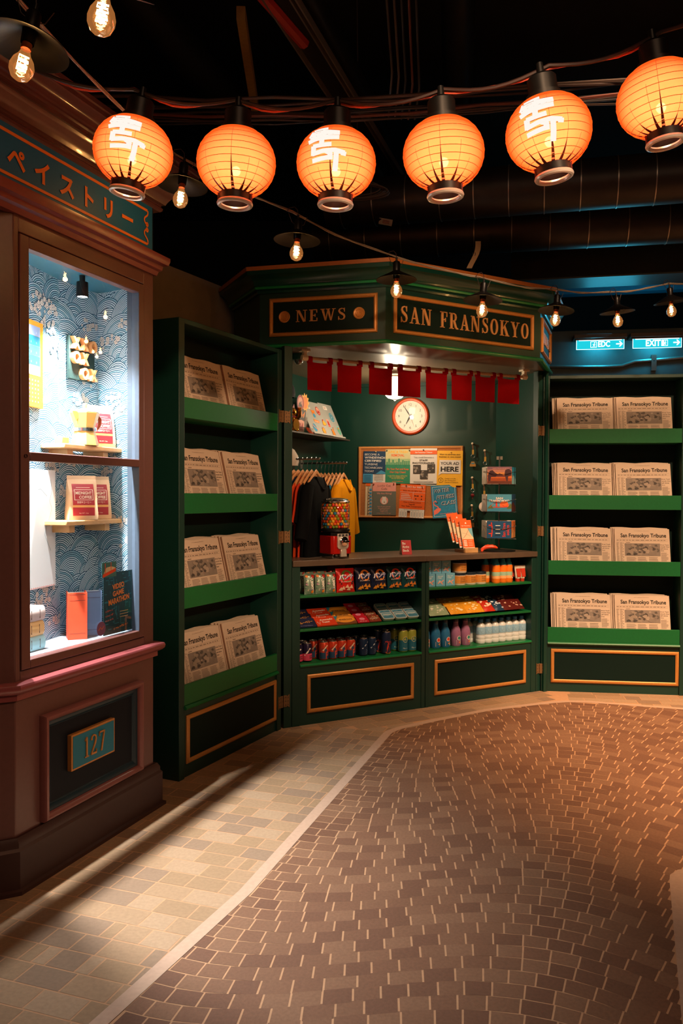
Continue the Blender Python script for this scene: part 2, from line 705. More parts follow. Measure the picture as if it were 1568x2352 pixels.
# ================================================================== PASTRY DISPLAY CASE
case = thing('display_case', 'burgundy shop window case with lit glass front beside the green news rack', 'display case', FA)
b = MB()
body_plan = [(.917, 0), (.03, 0), (-.45, .432), (-.45, .60), (.917, .60)]
b.plan(body_plan, 0, .745, BURG)
b.build('base_cabinet', case, .004)
b = MB()
b.sweep([(-.45, .432), (.03, 0), (.917, 0), (.917, .42)], [(0, 0), (.042, 0), (.042, .015), (.03, .02), (.03, .155), (.022, .165), (.022, .18), (.012, .2), (0, .2)],
        M('#3c2320', .45, noise=.15, scale=60))
b.build('baseboard', case)
b = MB()
b.sweep([(-.45, .432), (.03, 0), (.917, 0), (.917, .42)], [(0, .700), (.014, .700), (.014, .722), (.03, .728), (.038, .738), (.04, .750), (.036, .76), (.02, .766), (0, .766)],
        M('#8a4648', .28, noise=.1))
b.build('sill_ledge', case)
# raised panel with the house number
b = MB()
b.frame(.155, .80, .208, .612, [(0, 0), (0, .022), (.006, .031), (.014, .033), (.022, .028), (.027, .018), (.028, 0)], M('#84514f', .28, noise=.1))
b.frame(.183, .772, .236, .584, [(0, .012), (.004, .012), (.02, .003), (.024, .005), (.030, 0)], M('#0b2a38', .4, noise=.1))
b.build('panel_moulding', case)
b = MB()
b.box(.205, .750, -.0015, .004, .258, .562, BURG_D)
b.build('panel_field', case)
pl = MB()
pl.box(.312, .592, -.022, -.001, .352, .496, GOLD)
plate = pl.build('number_plate', case, .002)
pl = MB()
pl.box(.320, .584, -.0235, -.018, .360, .488, M('#0a7492', .5, noise=.12, scale=90))
pl.build('plate_field', plate)

SER = {
    'N': (.95, [('r', .1, 0, .17, 1), ('r', .73, 0, .80, 1), ('p', [(.1, 1), (.31, 1), (.8, 0), (.6, 0)]), ('r', 0, 0, .28, .05), ('r', 0, .95, .26, 1), ('r', .6, .95, .92, 1)]),
    'E': (.78, [('r', .1, 0, .29, 1), ('r', 0, 0, .68, .06), ('r', 0, .94, .66, 1), ('r', .29, .47, .5, .53), ('r', .61, 0, .68, .28), ('r', .59, .72, .66, 1), ('r', .45, .38, .52, .62)]),
    'W': (1.25, [('p', [(.07, 1), (.27, 1), (.46, 0), (.36, 0)]), ('p', [(.38, 0), (.46, 0), (.66, .98), (.58, .98)]), ('p', [(.51, 1), (.71, 1), (.9, 0), (.8, 0)]),
                 ('p', [(.82, 0), (.9, 0), (1.13, 1), (1.05, 1)]), ('r', 0, .95, .36, 1), ('r', .45, .95, .8, 1), ('r', .95, .95, 1.25, 1)]),
    'S': (.68, [('s', [(.55, .78), (.5, .93), (.33, .97), (.17, .9), (.12, .76), (.2, .62), (.36, .52), (.5, .42), (.56, .27), (.5, .1), (.33, .03), (.16, .08), (.08, .24)],
                 [.05, .06, .06, .1, .14, .17, .18, .17, .14, .1, .06, .06, .05]), ('r', .53, .68, .58, 1), ('r', .05, 0, .10, .32)]),
    'A': (.93, [('p', [(.12, 0), (.19, 0), (.47, .95), (.42, 1)]), ('p', [(.38, 1), (.52, 1), (.84, 0), (.63, 0)]), ('r', .25, .29, .66, .35), ('r', 0, 0, .31, .05), ('r', .52, 0, .94, .05)]),
    'F': (.72, [('r', .1, 0, .29, 1), ('r', 0, .94, .66, 1), ('r', .29, .47, .5, .53), ('r', .59, .7, .66, 1), ('r', .45, .38, .52, .62), ('r', 0, 0, .41, .05)]),
    'R': (.88, [('r', .1, 0, .29, 1), ('s', [(.2, .97), (.46, .965), (.58, .89), (.62, .75), (.58, .6), (.46, .51), (.2, .49)], [.06, .07, .13, .18, .13, .07, .06]),
                ('r', 0, 0, .41, .05), ('r', 0, .95, .3, 1), ('p', [(.36, .5), (.54, .52), (.72, .12), (.87, .05), (.87, 0), (.68, 0), (.55, .1)])]),
    'O': (.88, [('s', [(.43 + .3 * math.cos(t * PI / 10), .5 + .48 * math.sin(t * PI / 10)) for t in range(21)], [.055 + .13 * abs(math.cos(t * PI / 10)) for t in range(21)])]),
    'K': (.98, [('r', .1, 0, .29, 1), ('r', 0, 0, .41, .05), ('r', 0, .95, .41, 1), ('p', [(.28, .4), (.28, .48), (.7, .97), (.78, .97)]), ('p', [(.39, .56), (.53, .68), (.9, .03), (.66, .03)]),
                ('r', .56, .95, .9, 1), ('r', .55, 0, .98, .05)]),
    'Y': (.93, [('p', [(.08, 1), (.3, 1), (.55, .45), (.36, .45)]), ('p', [(.46, .45), (.53, .45), (.82, 1), (.74, 1)]), ('r', .37, 0, .55, .5), ('r', 0, .95, .4, 1), ('r', .62, .95, .94, 1), ('r', .25, 0, .68, .05)]),
    '1': (.42, [('r', .16, 0, .26, .98), ('r', .04, 0, .38, .05), ('p', [(.05, .82), (.16, .88), (.26, 1), (.16, .98)])]),
    '2': (.6, [('s', [(.08, .74), (.12, .9), (.28, .97), (.43, .9), (.47, .74), (.4, .54), (.24, .3), (.08, .06)], [.12, .08, .06, .1, .12, .11, .08, .06]), ('r', .05, 0, .52, .09), ('r', .48, 0, .53, .22)]),
    '7': (.58, [('r', .04, .93, .54, 1), ('r', .04, .78, .09, 1), ('p', [(.46, .95), (.54, .95), (.3, 0), (.19, 0)])]),
    ' ': (.5, []),
}


def serif_width(t, gap=.1):
    return sum(SER[c][0] + gap for c in t) - gap


def serif(mb, t, xc, z, h, m, y=0., depth=.006, width=None, gap=.1):
    tot = serif_width(t, gap)
    sx = h if width is None else width / tot
    x = xc - tot * sx / 2
    for c in t:
        w, ops = SER[c]
        for op in ops:
            if op[0] == 'r':
                mb.box(x + op[1] * sx, x + op[3] * sx, y - depth, y, z + op[2] * h, z + op[4] * h, m)
            elif op[0] == 'p':
                mb.prism([(x + a * sx, z + b_ * h) for a, b_ in op[1]], y - depth, y, m)
            else:
                n = len(op[1])
                L, Q = [], []
                for i, (a, b_) in enumerate(op[1]):
                    p0 = op[1][max(0, i - 1)]
                    p1 = op[1][min(n - 1, i + 1)]
                    dx, dz = p1[0] - p0[0], p1[1] - p0[1]
                    l = math.hypot(dx, dz) or 1
                    ww = op[2][i] / 2
                    L.append((a - dz / l * ww, b_ + dx / l * ww))
                    Q.append((a + dz / l * ww, b_ - dx / l * ww))
                for i in range(n - 1):
                    mb.prism([(x + u * sx, z + v * h) for u, v in (L[i], L[i + 1], Q[i + 1], Q[i])], y - depth, y, m)
        x += (w + gap) * sx


pl = MB()
serif(pl, '127', .452, .385, .082, GOLD, -.0235, .005, .135, .12)
pl.build('numeral', plate)
# window surround
b = MB()
b.box(.03, .0555, 0, .05, .745, 2.50, BURG)
b.box(.842, .917, 0, .60, .745, 2.50, BURG)
b.box(.0555, .842, 0, .05, .745, .799, BURG)
b.box(.0555, .842, 0, .05, 2.397, 2.50, BURG)
b.plan([(.03, .05), (.03, 0), (-.45, .432), (-.45, .60), (-.42, .60), (-.42, .45)], .745, 2.50, BURG)
b.build('window_surround', case, .003)
b = MB()
b.box(.059, .1055, -.004, .035, .803, 2.393, BURG)
b.box(.800, .8385, -.004, .035, .803, 2.393, BURG)
b.box(.1055, .800, -.004, .035, .803, .836, BURG)
b.box(.1055, .800, -.004, .035, 2.35, 2.393, BURG)
b.box(.1055, .800, -.006, .035, 1.571, 1.605, BURG)
sash = b.build('window_frame', case, .003)
b = MB()
b.lathe([(0, -.001), (.007, -.001), (.007, .004)], BLACK, 10)
b.M = Matrix.Identity(4)
lk = b.build('lock', sash)
lk.rotation_euler = (R(90), 0, 0)
lk.location = (.082, -.0045, 1.588)
gl = GLASS('window_glass', (.97, .99, 1), .14)
for (z0, z1) in ((.836, 1.571), (1.605, 2.35)):
    b = MB()
    b.quad(.1055, .800, z0, z1, gl, .018)
    b.build('window_pane', case)
# inside: floor, top and wave wallpaper on three walls
b = MB()
b.plan([(.0555, .05), (.842, .05), (.842, .5), (.0555, .5)], .806, .832, M('#7d8791', .5))
b.build('display_floor', case)
b = MB()
b.plan([(.0555, .05), (.842, .05), (.842, .5), (.0555, .5)], 2.375, 2.397, M('#1f5a70', .6))
b.build('display_top', case)
b = MB()
b.box(.8005, .842, .036, .06, .803, 2.393, M('#434f5c', .5))
b.box(.7982, .8, -.0035, .034, .836, 2.35, M('#4a5868', .5))  # thin liner puts the bluish light on the sash reveal into colour
b.build('jamb', case)

W_DK, W_MD, W_LT, W_CR = M('#174f69', .7, noise=.1), M('#8fbccb', .7, noise=.1), M('#c9dfe6', .7, noise=.05), M('#d9cdbd', .7, noise=.08)


def waves(mb, w, h, seed):
    """overlapping fans of concentric lines, bottom rows in front: printed wave wallpaper"""
    rg = random.Random(seed)
    mb.quad(0, w, 0, h, W_DK, 0)
    cl_ = lambda x, z: (min(max(x, 0), w), min(max(z, 0), h))
    lay = 0
    z = h + .03
    while z > -.12:
        x = -rg.random() * .08
        while x < w + .08:
            r = rg.uniform(.045, .085) if rg.random() < .75 else rg.uniform(.09, .15)
            zz = z + rg.uniform(-.02, .02)
            n = 22
            k = max(5, int(r / .0066))
            foam = False
            sk = rg.uniform(-.3, .3)
            for j in range(2 * k, 0, -1):
                rr = r * j / (2 * k)
                lay += 1
                y = -.0000006 * lay
                pts = []
                for i in range(n):
                    a = 2 * PI * i / n
                    wob = 1 + (.10 * math.sin(5 * a + seed) if foam else .04 * math.sin(2 * a))
                    px = x + rr * wob * math.cos(a) + sk * (r - rr)
                    pz = zz + rr * wob * math.sin(a) * .9 - (r - rr) * .35
                    pts.append(cl_(px, pz))
                if max(p[0] for p in pts) - min(p[0] for p in pts) < .002 or max(p[1] for p in pts) - min(p[1] for p in pts) < .002:
                    continue
                if foam:
                    m = W_CR if (j > 3 or j % 2) else W_DK
                    if j == 2 * k:
                        m = W_DK
                else:
                    m = W_DK if j % 2 == 0 else (W_LT if rg.random() < .75 else W_MD)
                mb.poly(pts, m, y)
            x += r * rg.uniform(.8, 1.25)
        z -= rg.uniform(.035, .055)
    # cream foam clusters on the crests
    for c in range(int(w * h * 22) + 2):
        x, zz = rg.uniform(.02, w), rg.uniform(.05, h - .05)
        for q in range(16):
            fx, fz, fr_ = x + rg.gauss(0, .03), zz + rg.gauss(0, .014), rg.uniform(.006, .014)
            for rr, m in ((fr_, W_DK), (fr_ * .86, W_CR), (fr_ * .42, W_DK), (fr_ * .28, W_CR)):
                lay += 1
                pts = [cl_(fx + rr * math.cos(2 * PI * i / 10), fz + rr * math.sin(2 * PI * i / 10)) for i in range(10)]
                if max(p[0] for p in pts) - min(p[0] for p in pts) > .003 and max(p[1] for p in pts) - min(p[1] for p in pts) > .003:
                    mb.poly(pts, m, -.0000006 * lay)


b = MB()


def panel_m(p0, p1):
    d = Vector(p1) - Vector(p0)
    return Matrix.Translation((p0[0], p0[1], .832)) @ Matrix.Rotation(math.atan2(d.y, d.x), 4, 'Z'), d.length


for i, (p0, p1) in enumerate((((.06, .15), (.575, .252)), ((.575, .252), (.842, .25)), ((.842, .25), (.806, .037)))):
    mm, L = panel_m(p0, p1)
    b.M = mm
    waves(b, L, 1.543, 11 + i)
b.build('wallpaper', case, smooth=0)
# frieze board with katakana lettering
b = MB()
b.box(-.60, .877, -.022, .05, 2.535, 2.755, NAVY)
frz = b.build('sign_board', case)
b = MB()
for z0 in (2.567, 2.716):
    b.box(-.60, .835, -.0245, -.021, z0, z0 + .011, ORANGE)
for s in (-1, 1):
    zc = 2.647
    pts = []
    for t in range(13):
        u = t / 12
        pts.append((.838 - .022 * (1 - abs(2 * u - 1)) ** .7 + .012 * math.sin(2 * PI * u), zc + s * (.074 - .068 * u)))
    b.stroke(pts, .008, ORANGE, -.0245)
    b.ring(.832, zc + s * .012, .004, .011, ORANGE, -.0245, 12)
b.build('border_line', frz)
for ch, u in zip('ペイストリー', (.02, .153, .292, .426, .551, .685)):
    b = MB()
    b.text(ch, u, 2.605, .066, ORANGE, -.0245, bold=.035)
    b.build('lettering', frz)
b = MB()
PINK = M('#7d3f3e', .3, noise=.1)
b.sweep([(-.60, .0), (.917, 0), (.917, .42)], [(-.02, 2.455), (.012, 2.455), (.018, 2.475), (.03, 2.482), (.032, 2.50), (.05, 2.506), (.056, 2.525), (.056, 2.54), (.0, 2.545)], PINK)
b.build('frieze_moulding', case)
b = MB()
b.sweep([(-.60, .0), (.917, 0), (.917, .42)], [(0, 2.748), (.022, 2.748), (.030, 2.754), (.032, 2.764), (.026, 2.772), (.026, 2.778), (.040, 2.782), (.046, 2.795), (.058, 2.812), (.074, 2.822), (.078, 2.826), (.084, 2.836), (.080, 2.846), (.092, 2.849), (.092, 2.856), (.104, 2.859), (.104, 2.866), (.112, 2.87), (.116, 2.886), (.128, 2.902), (.146, 2.910), (.152, 2.914), (.152, 2.932), (.158, 2.936), (.158, 2.955), (.0, 2.956)], M('#5a3634', .24, noise=.1, clear=.3))
b.build('cornice', case)
b = MB()
b.plan([(-.60, .0), (.917, 0), (.917, .6), (-.60, .6)], 2.50, 2.95, BURG_D)
b.build('top_box', case)

# lamps inside the case: real spot lamps
GLOW = EM('cool_lamp', (.85, .95, 1.0), 60)
for i, (u, lab) in enumerate(((.56, 'black spot lamp hanging in the display case above the letter plaque'), (.16, 'black spot lamp in the upper corner of the case near the calendar'))):
    t = thing('spot_lamp', lab, 'lamp', FI @ T(u, .145, 2.285), 'spot lamps in the display case')
    b = MB()
    b.lathe([(0, .09), (.012, .09), (.012, .065), (.024, .062), (.026, .0), (.022, .0), (.02, .02)], BLACKM, 16)
    b.build('lamp_body', t)
    b = MB()
    b.lathe([(0, .004), (.02, .004)], GLOW, 16)
    b.build('lens', t)
    l = lamp('case_spot_light', 'SPOT', (0, 0, 0), 210 if i == 0 else 500, (.98, .97, .95), .022, None, 94 if i == 0 else 104, .9)
    l.matrix_world = FI @ T(u, .145, 2.28)

# ---- things in the case
BAGP = M('#d9b48c', .6, noise=.12, scale=30, bump=.15)
RED = M('#9c1f28', .5, noise=.06)
CREAM = M('#ead9bd', .5, noise=.05)


def coffee_bag(lab, mat):
    t = thing('coffee_bag', lab, 'coffee bag', mat, 'coffee bags in the display case')
    b = MB()
    w, h = .125, .19
    vs, fs = [], []
    prof = [(0, .033), (.02, .037), (.07, .036), (.12, .028), (.155, .014), (.175, .004), (h, .0025)]
    for z, d in prof:
        ww = w / 2 - (.004 if .02 < z < .15 else 0)
        vs += [(-ww, -d, z), (ww, -d, z), (ww * .97, d, z), (-ww * .97, d, z)]
    for j in range(len(prof) - 1):
        for i in range(4):
            i2 = (i + 1) % 4
            fs.append((j * 4 + i, j * 4 + i2, (j + 1) * 4 + i2, (j + 1) * 4 + i))
    fs.append((3, 2, 1, 0))
    fs.append((24, 25, 26, 27))
    b.add(vs, fs, BAGP)
    b.build('pouch', t, smooth=20)
    b = MB()
    pz = [.018, .02, .055, .056, .0635, .0645, .07, .12, .152]
    dep = lambda z: next(prof[i][1] + (prof[i + 1][1] - prof[i][1]) * (z - prof[i][0]) / (prof[i + 1][0] - prof[i][0]) for i in range(6) if prof[i][0] <= z <= prof[i + 1][0])

    def wrap(x0, x1, z0, z1, m, o):
        zs = [z0] + [p[0] for p in prof if z0 < p[0] < z1] + [z1]
        for za, zb in zip(zs, zs[1:]):
            ya, yb = -dep(za) - o, -dep(zb) - o
            b.add([(x0, ya, za), (x1, ya, za), (x1, yb, zb), (x0, yb, zb)], [(0, 1, 2, 3)], m)
    wrap(-.047, .047, .018, .053, RED, .0006)
    wrap(-.047, .047, .0535, .0625, M('#e0a45a'), .0006)
    wrap(-.047, .047, .063, .154, RED, .0006)
    for x0, x1, z0, z1 in ((-.04, .042, .084, .086), (-.04, .042, .128, .130), (-.04, -.0375, .084, .130), (.0395, .042, .084, .130), (-.03, .03, .138, .1395)):
        wrap(x0, x1, z0, z1, CREAM, .001)
    tx = MB()
    tx.fit('MIDNIGHT', .001, .109, .0125, .07, CREAM, 0, .02)
    tx.fit('COFFEE', .008, .091, .0125, .055, CREAM, 0, .02)
    tx.fit('真夜中コーヒー', .001, .071, .008, .06, CREAM, 0)
    tx.fit('Net WT. 12oz', 0, .026, .005, .04, CREAM, 0)
    b.add([(x, -dep(z) - .0015, z) for x, _, z in tx.v], tx.f, CREAM)
    b.build('label', t)
    return t


def wall_shelf(lab, mat, w):
    t = thing('wall_shelf', lab, 'shelf', mat, 'small wooden shelves in the display case')
    b = MB()
    b.box(-w / 2, w / 2, -.075, .07, 0, .02, WOOD)
    b.build('shelf_board', t, .004)
    for s in (-1, 1):
        b = MB()
        b.box(s * w * .3 - .018, s * w * .3 + .018, -.04, .07, -.032, 0, WOOD)
        b.build('bracket', t, .002)
    return t


wall_shelf('pale wooden shelf under the coffee maker behind the upper pane', FI @ T(.625, .205, 1.638), .40)
wall_shelf('pale wooden shelf under two coffee bags behind the lower pane', FI @ T(.635, .205, 1.318), .40)
coffee_bag('red and kraft coffee bag standing behind the stovetop coffee maker', FI @ T(.765, .215, 1.659) @ RZ(-24))
coffee_bag('front one of the two red coffee bags on the lower shelf', FI @ T(.600, .185, 1.339) @ RZ(-34))
coffee_bag('rear one of the two red coffee bags, half hidden on the lower shelf', FI @ T(.735, .215, 1.339) @ RZ(-32))

t = thing('moka_pot', 'cream and steel stovetop coffee maker on the upper shelf of the case', 'coffee maker', FI @ T(.60, .165, 1.659))
CRM = M('#b9944e', .35, noise=.06)
b = MB()
b.lathe([(0, 0), (.058, 0), (.058, .008), (.045, .055), (.044, .06)], CRM, 8)
b.build('boiler', t, smooth=15)
b = MB()
b.lathe([(.044, .058), (.05, .06), (.05, .074), (.044, .076)], CHROME, 20)
b.build('collar', t)
b = MB()
b.lathe([(.042, .076), (.062, .138), (.06, .142)], CRM, 8)
b.add([(-.05, -.012, .125), (-.05, .012, .125), (-.082, 0, .142), (-.05, -.012, .142), (-.05, .012, .142), (-.056, 0, .10)], [(0, 5, 2, 3), (5, 1, 4, 2), (3, 2, 4)], CRM)
b.build('upper_pot', t, smooth=15)
b = MB()
b.lathe([(.062, .142), (.058, .147), (.02, .158), (0, .16)], M('#cfd4d4', .25, .8), 8)
b.build('lid', t, smooth=15)
b = MB()
b.lathe([(0, .158), (.008, .158), (.010, .17), (.009, .18), (0, .182)], WOODH, 10)
b.build('knob', t)
b = MB()
b.tube([(.055, 0, .135), (.085, 0, .135), (.102, 0, .12), (.10, 0, .095), (.085, 0, .075)], [.008, .009, .01, .009, .005], M('#7a2f18', .3), 8)
b.build('handle', t)
b = MB()
b.box(-.022, .022, -.02, .02, 0, .03, CRM)
single(b, 'cup', 'small cream cube cup beside the stovetop coffee maker', 'cup', FI @ T(.495, .20, 1.659), bevel=.003)

t = thing('letter_plaque', 'black plaque with raised wooden X and O letters in the case', 'plaque', FI @ T(.705, .274, 1.955))
b = MB()
b.box(-.088, .088, -.014, 0, 0, .19, M('#0f2b26', .7, noise=.3, scale=200, bump=.2))
b.build('board', t, .002)


def letter(kind, x, z):
    b = MB()
    if kind == 'O':
        n = 18
        vs, fs = [], []
        for i in range(n):
            a = 2 * PI * i / n
            for r_, y in ((.015, -.014), (.015, -.034), (.0265, -.034), (.0265, -.014)):
                vs.append((x + r_ * .92 * math.cos(a), y, z + r_ * math.sin(a)))
        for i in range(n):
            j = (i + 1) % n
            for q in range(4):
                q2 = (q + 1) % 4
                fs.append((i * 4 + q, i * 4 + q2, j * 4 + q2, j * 4 + q))
        b.add(vs, fs, WOODH)
    else:
        for s in (-1, 1):
            b.prism([(x - s * .024, z - .0265), (x - s * .024 + s * .014, z - .0265), (x + s * .024, z + .0265), (x + s * .024 - s * .014, z + .0265)] if s > 0 else
                    [(x + .024 - .014, z - .0265), (x + .024, z - .0265), (x - .024 + .014, z + .0265), (x - .024, z + .0265)], -.034, -.014, WOODH)
    b.build('letter_' + kind.lower(), t)


for k, x, z in (('X', -.058, .158), ('X', 0, .158), ('O', .058, .158), ('O', -.058, .095), ('X', 0, .095), ('O', 0, .03), ('X', .058, .03)):
    letter(k, x, z)

t = thing('wall_calendar', 'orange framed calendar board with blue tiles at the left of the case', 'calendar', FI @ T(.297, .221, 1.80) @ RZ(11.2))
b = MB()
b.box(-.125, .125, -.012, 0, 0, .35, M('#f0a020', .5))
b.build('frame', t, .002)
b = MB()
for i, c in enumerate(('#f0dcc0', '#2a93ad', '#3aa5bd', '#1d7d98', '#8ea3c8')):
    z = .13 + i * .04
    b.quad(-.1, .1, z, z + .039, M(c), -.0125)
    for k in range(5):
        b.quad(-.09 + k * .04, -.088 + k * .04, z + .008, z + .016, WHITE, -.013)
for r_ in range(6):
    for k in range(9):
        b.quad(-.095 + k * .022, -.088 + k * .022, .02 + r_ * .017, .027 + r_ * .017, M('#e85a68') if r_ < 3 else M('#f0b0a0'), -.0125)
b.build('tiles', t)

b = MB()
MAPW = M('#eef2f2', .6, noise=.02)
b.box(-.12, .12, -.003, 0, 0, .49, MAPW)
LN = M('#7ea0ac', .6)
b.stroke([(.08, .45), (.09, .40), (.07, .36), (.09, .33), (.07, .29), (.05, .26), (.03, .22), (.05, .19), (.08, .15)], .002, LN, -.0035)
b.stroke([(-.1, .43), (-.05, .40), (.0, .41), (.05, .38)], .002, LN, -.0035)
for i in range(14):
    b.stroke([(-.11 + .016 * i, .0), (-.105 + .016 * i, .006), (-.1 + .016 * i, .002)], .003, M('#f07868'), -.0035)
single(b, 'wall_map', 'large white map sheet pinned to the wave wallpaper behind the lower pane', 'map', FI @ T(.405, .238, 1.06) @ RZ(11.2))

# books
def book_standing(lab, mat, c, w, h, d):
    t = thing('book', lab, 'book', mat, 'books in the display case')
    m = M(c, .55, noise=.06)
    b = MB()
    b.box(-w / 2, w / 2, -.003, 0, 0, h, m)
    for s in (-1, 1):
        b.box(s * w / 2 - .002, s * w / 2 + .002, -.003, d, 0, h, m)
    for z in (.025, .165, .19):
        b.quad(-w / 2 + .006, w / 2 - .006, z, z + .0015, M('#5a3030'), -.0035)
    b.build('cover', t, .001)
    b = MB()
    b.box(-w / 2 + .003, w / 2 - .003, .001, d - .004, .003, h - .006, WHITE)
    b.build('page_block', t)
    return t


book_standing('thick red orange book standing at the bottom of the display case', FI @ T(.530, .15, .832) @ RZ(-46), '#e8532e', .075, .20, .08)
book_standing('thick blue grey book standing beside the red orange book', FI @ T(.640, .155, .832) @ RZ(-46), '#7f9cc0', .07, .195, .08)


def book_lying(lab, mat, c, w, th):
    t = thing('book', lab, 'book', mat, 'books in the display case')
    m = M(c, .55, noise=.06)
    b = MB()
    n = 8
    vs, fs = [], []
    prof = [(0, 0), (-.006, th * .1), (-.01, th * .35), (-.01, th * .65), (-.006, th * .9), (0, th)]
    b.sweep([(-w / 2, 0), (w / 2, 0)], [(-p[0], p[1]) for p in prof], m)
    b.box(-w / 2, w / 2, 0, .09, 0, .003, m)
    b.box(-w / 2, w / 2, 0, .09, th - .003, th, m)
    for u in (-.3, .05, .32):
        b.box(u * w, u * w + .0015, -.0108, -.009, th * .2, th * .8, M('#6b5040'))
    b.build('cover', t)
    b = MB()
    b.box(-w / 2 + .003, w / 2 - .003, .0, .085, .003, th - .003, WHITE)
    b.build('page_block', t)


for i, (c, th, z, lab) in enumerate((('#9fd0d8', .058, .832, 'pale blue book lying at the bottom of the book stack'), ('#e0b070', .058, .890, 'ochre book lying in the middle of the book stack'),
                                     ('#c9b6b0', .058, .948, 'grey brown book lying on top of the book stack'))):
    book_lying(lab, FI @ T(.215, .135, z) @ RZ(4), c, .19 - .012 * (i == 1), th)

b = MB()
PST = M('#123a40', .5, noise=.1)
b.box(-.105, .105, -.002, 0, 0, .268, PST)
TEAL = M('#1f7480', .5)
rg = random.Random(5)
for i in range(70):
    x, z = rg.uniform(-.1, .085), rg.uniform(.005, .255)
    if rg.random() < .5:
        b.quad(x, x + rg.uniform(.01, .03), z, z + .003, TEAL, -.0024)
    else:
        b.quad(x, x + .003, z, min(.262, z + rg.uniform(.01, .03)), TEAL, -.0024)
for s, x, z, h, w in (('VIDEO', 0, .196, .022, .085), ('GAME', .0, .166, .022, .08), ('MARATHON', .005, .134, .024, .15)):
    b.fit(s, x, z, h, w, ORANGE, -.003, .03, R(6))
for z in (.10, .08, .06):
    b.scribble(-.065, z, .008, .055, M('#c8553a'), -.003, int(z * 100), 3, R(5))
for z in (.09, .078, .066):
    b.quad(.01, .07, z, z + .003, M('#b09060'), -.003)
b.scribble(.02, .022, .010, .11, ORANGE, -.003, 4, 3, R(6))
single(b, 'poster', 'dark teal games night poster with orange lettering inside the pane', 'poster', FA @ T(.695, .035, .842))
b = MB()
b.box(-.05, .05, -.001, 0, -.03, .035, M('#3f7f86', .5))
b.poly([(-.045, -.03), (.045, -.008), (.047, .006), (-.044, -.016)], M('#e8532e'), -.0015)
b.poly([(-.04, -.014), (-.02, .012), (.01, .015), (.03, .012), (.046, .006)], M('#d9c9a8'), -.0015)
b.quad(-.03, -.026, -.01, .03, M('#e8532e'), -.0018)
b.quad(.01, .014, -.0, .033, M('#e8532e'), -.0018)
single(b, 'sticker', 'small red and cream boat sticker inside the lower pane', 'sticker', FA @ T(.60, .012, 1.125))
b = MB()
b.disc(0, 0, .03, M('#7a4f7a', .5, noise=.4, scale=300), 0, 24)
b.stroke([(-.018, -.006), (-.006, .006), (.004, -.004), (.018, .008)], .003, ORANGE, -.0006)
single(b, 'sticker', 'round purple sticker on the lower pane beside the books', 'sticker', FA @ T(.546, .012, .882))
b = MB()
b.prism([(0, 0), (.05, 0), (.02, .03), (.055, .1), (.04, .105), (.0, .035)], -.004, 0, M('#f2f6f8', .4))
single(b, 'paper_plane', 'folded white paper shape standing on the book stack', 'paper ornament', FI @ T(.17, .15, 1.006))

# ================================================================== NEWSPAPER RACKS
RW, RH = 1.032, 2.335
TRAYS = (1.943, 1.456, .973, .478)
HALF_ROUND = [(0, 0), (0, .006), (.005, .012), (.012, .014), (.019, .012), (.024, .006), (.024, 0)]


def hinge_leaf(mb, x, z, s):
    pts = [(x, z - .036), (x + s * .02, z - .036), (x + s * .026, z - .03), (x + s * .04, z - .042), (x + s * .04, z + .042), (x + s * .026, z + .03), (x + s * .02, z + .036), (x, z + .036)]
    mb.prism(pts, -.004, .001, BRASS)
    for dz in (-.024, 0, .024):
        mb.disc(x + s * .014, z + dz, .003, BLACK, -.0045, 8)
        mb.disc(x + s * .03, z + dz * .9, .003, BLACK, -.0045, 8)


def rack(lab, F, hinge_side):
    t = thing('newspaper_rack', lab, 'newspaper rack', F, 'green newspaper racks')
    for x0, x1 in ((0, .047), (.985, RW)):
        b = MB()
        b.box(x0, x1, 0, .215, 0, RH, G_DARK)
        b.build('side_panel', t, .003)
    b = MB()
    b.box(.047, .985, .195, .215, .02, RH, G_IN)  # darker green than the sides: shade inside the rack put into the paint
    b.build('back_panel', t)
    b = MB()
    b.box(.047, .985, 0, .195, RH - .024, RH, G_DARK)
    b.build('top_panel', t, .002)
    for z in TRAYS:
        b = MB()
        b.box(.047, .985, .002, .02, z - .105, z, G_TRAY)
        b.box(.047, .985, .02, .195, z - .105, z - .09, G_TRAY)
        b.build('tray', t, .002)
    b = MB()
    b.sweep([(.047, .002), (.985, .002)], [(0, .352), (.01, .352), (.016, .36), (.012, .368), (.004, .373), (0, .373)], G_TRAY)
    b.build('half_round_trim', t)
    b = MB()
    b.box(.047, .985, .012, .03, 0, .373, G_DARK)
    b.box(.085, .975, .009, .012, .085, .30, G_IN)
    b.build('base_panel', t)
    b = MB()
    b.frame(.073, .982, .068, .317, HALF_ROUND, GOLD, .012)
    b.build('panel_moulding', t)
    for z in (1.93, 1.19, .17):
        b = MB()
        if hinge_side > 0:
            hinge_leaf(b, RW + .003, z, -1)
            b.tube([(RW + .006, -.005, z - .036), (RW + .006, -.005, z + .036)], .005, BRASS, 8)
        else:
            hinge_leaf(b, -.003, z, 1)
            b.tube([(-.006, -.005, z - .036), (-.006, -.005, z + .036)], .005, BRASS, 8)
        b.build('hinge_leaf', t)
    return t


rack('green newspaper rack between the burgundy case and the newsstand counter', FL, 1)
rack('green newspaper rack below the lit exit signs', FR, -1)

# one folded newspaper
PAPER = M('#d0bba6', .8, noise=.06, scale=25, bump=.05)
PAPER_D = M('#8f6a52', .8, noise=.2, scale=25)
INK = M('#16130f', .8)
INK2 = M('#7d6c5e', .8)
GREYS = [M(c, .8, noise=.15) for c in ('#4a443f', '#675f58', '#877b71', '#a39486', '#5a534d', '#948678')]


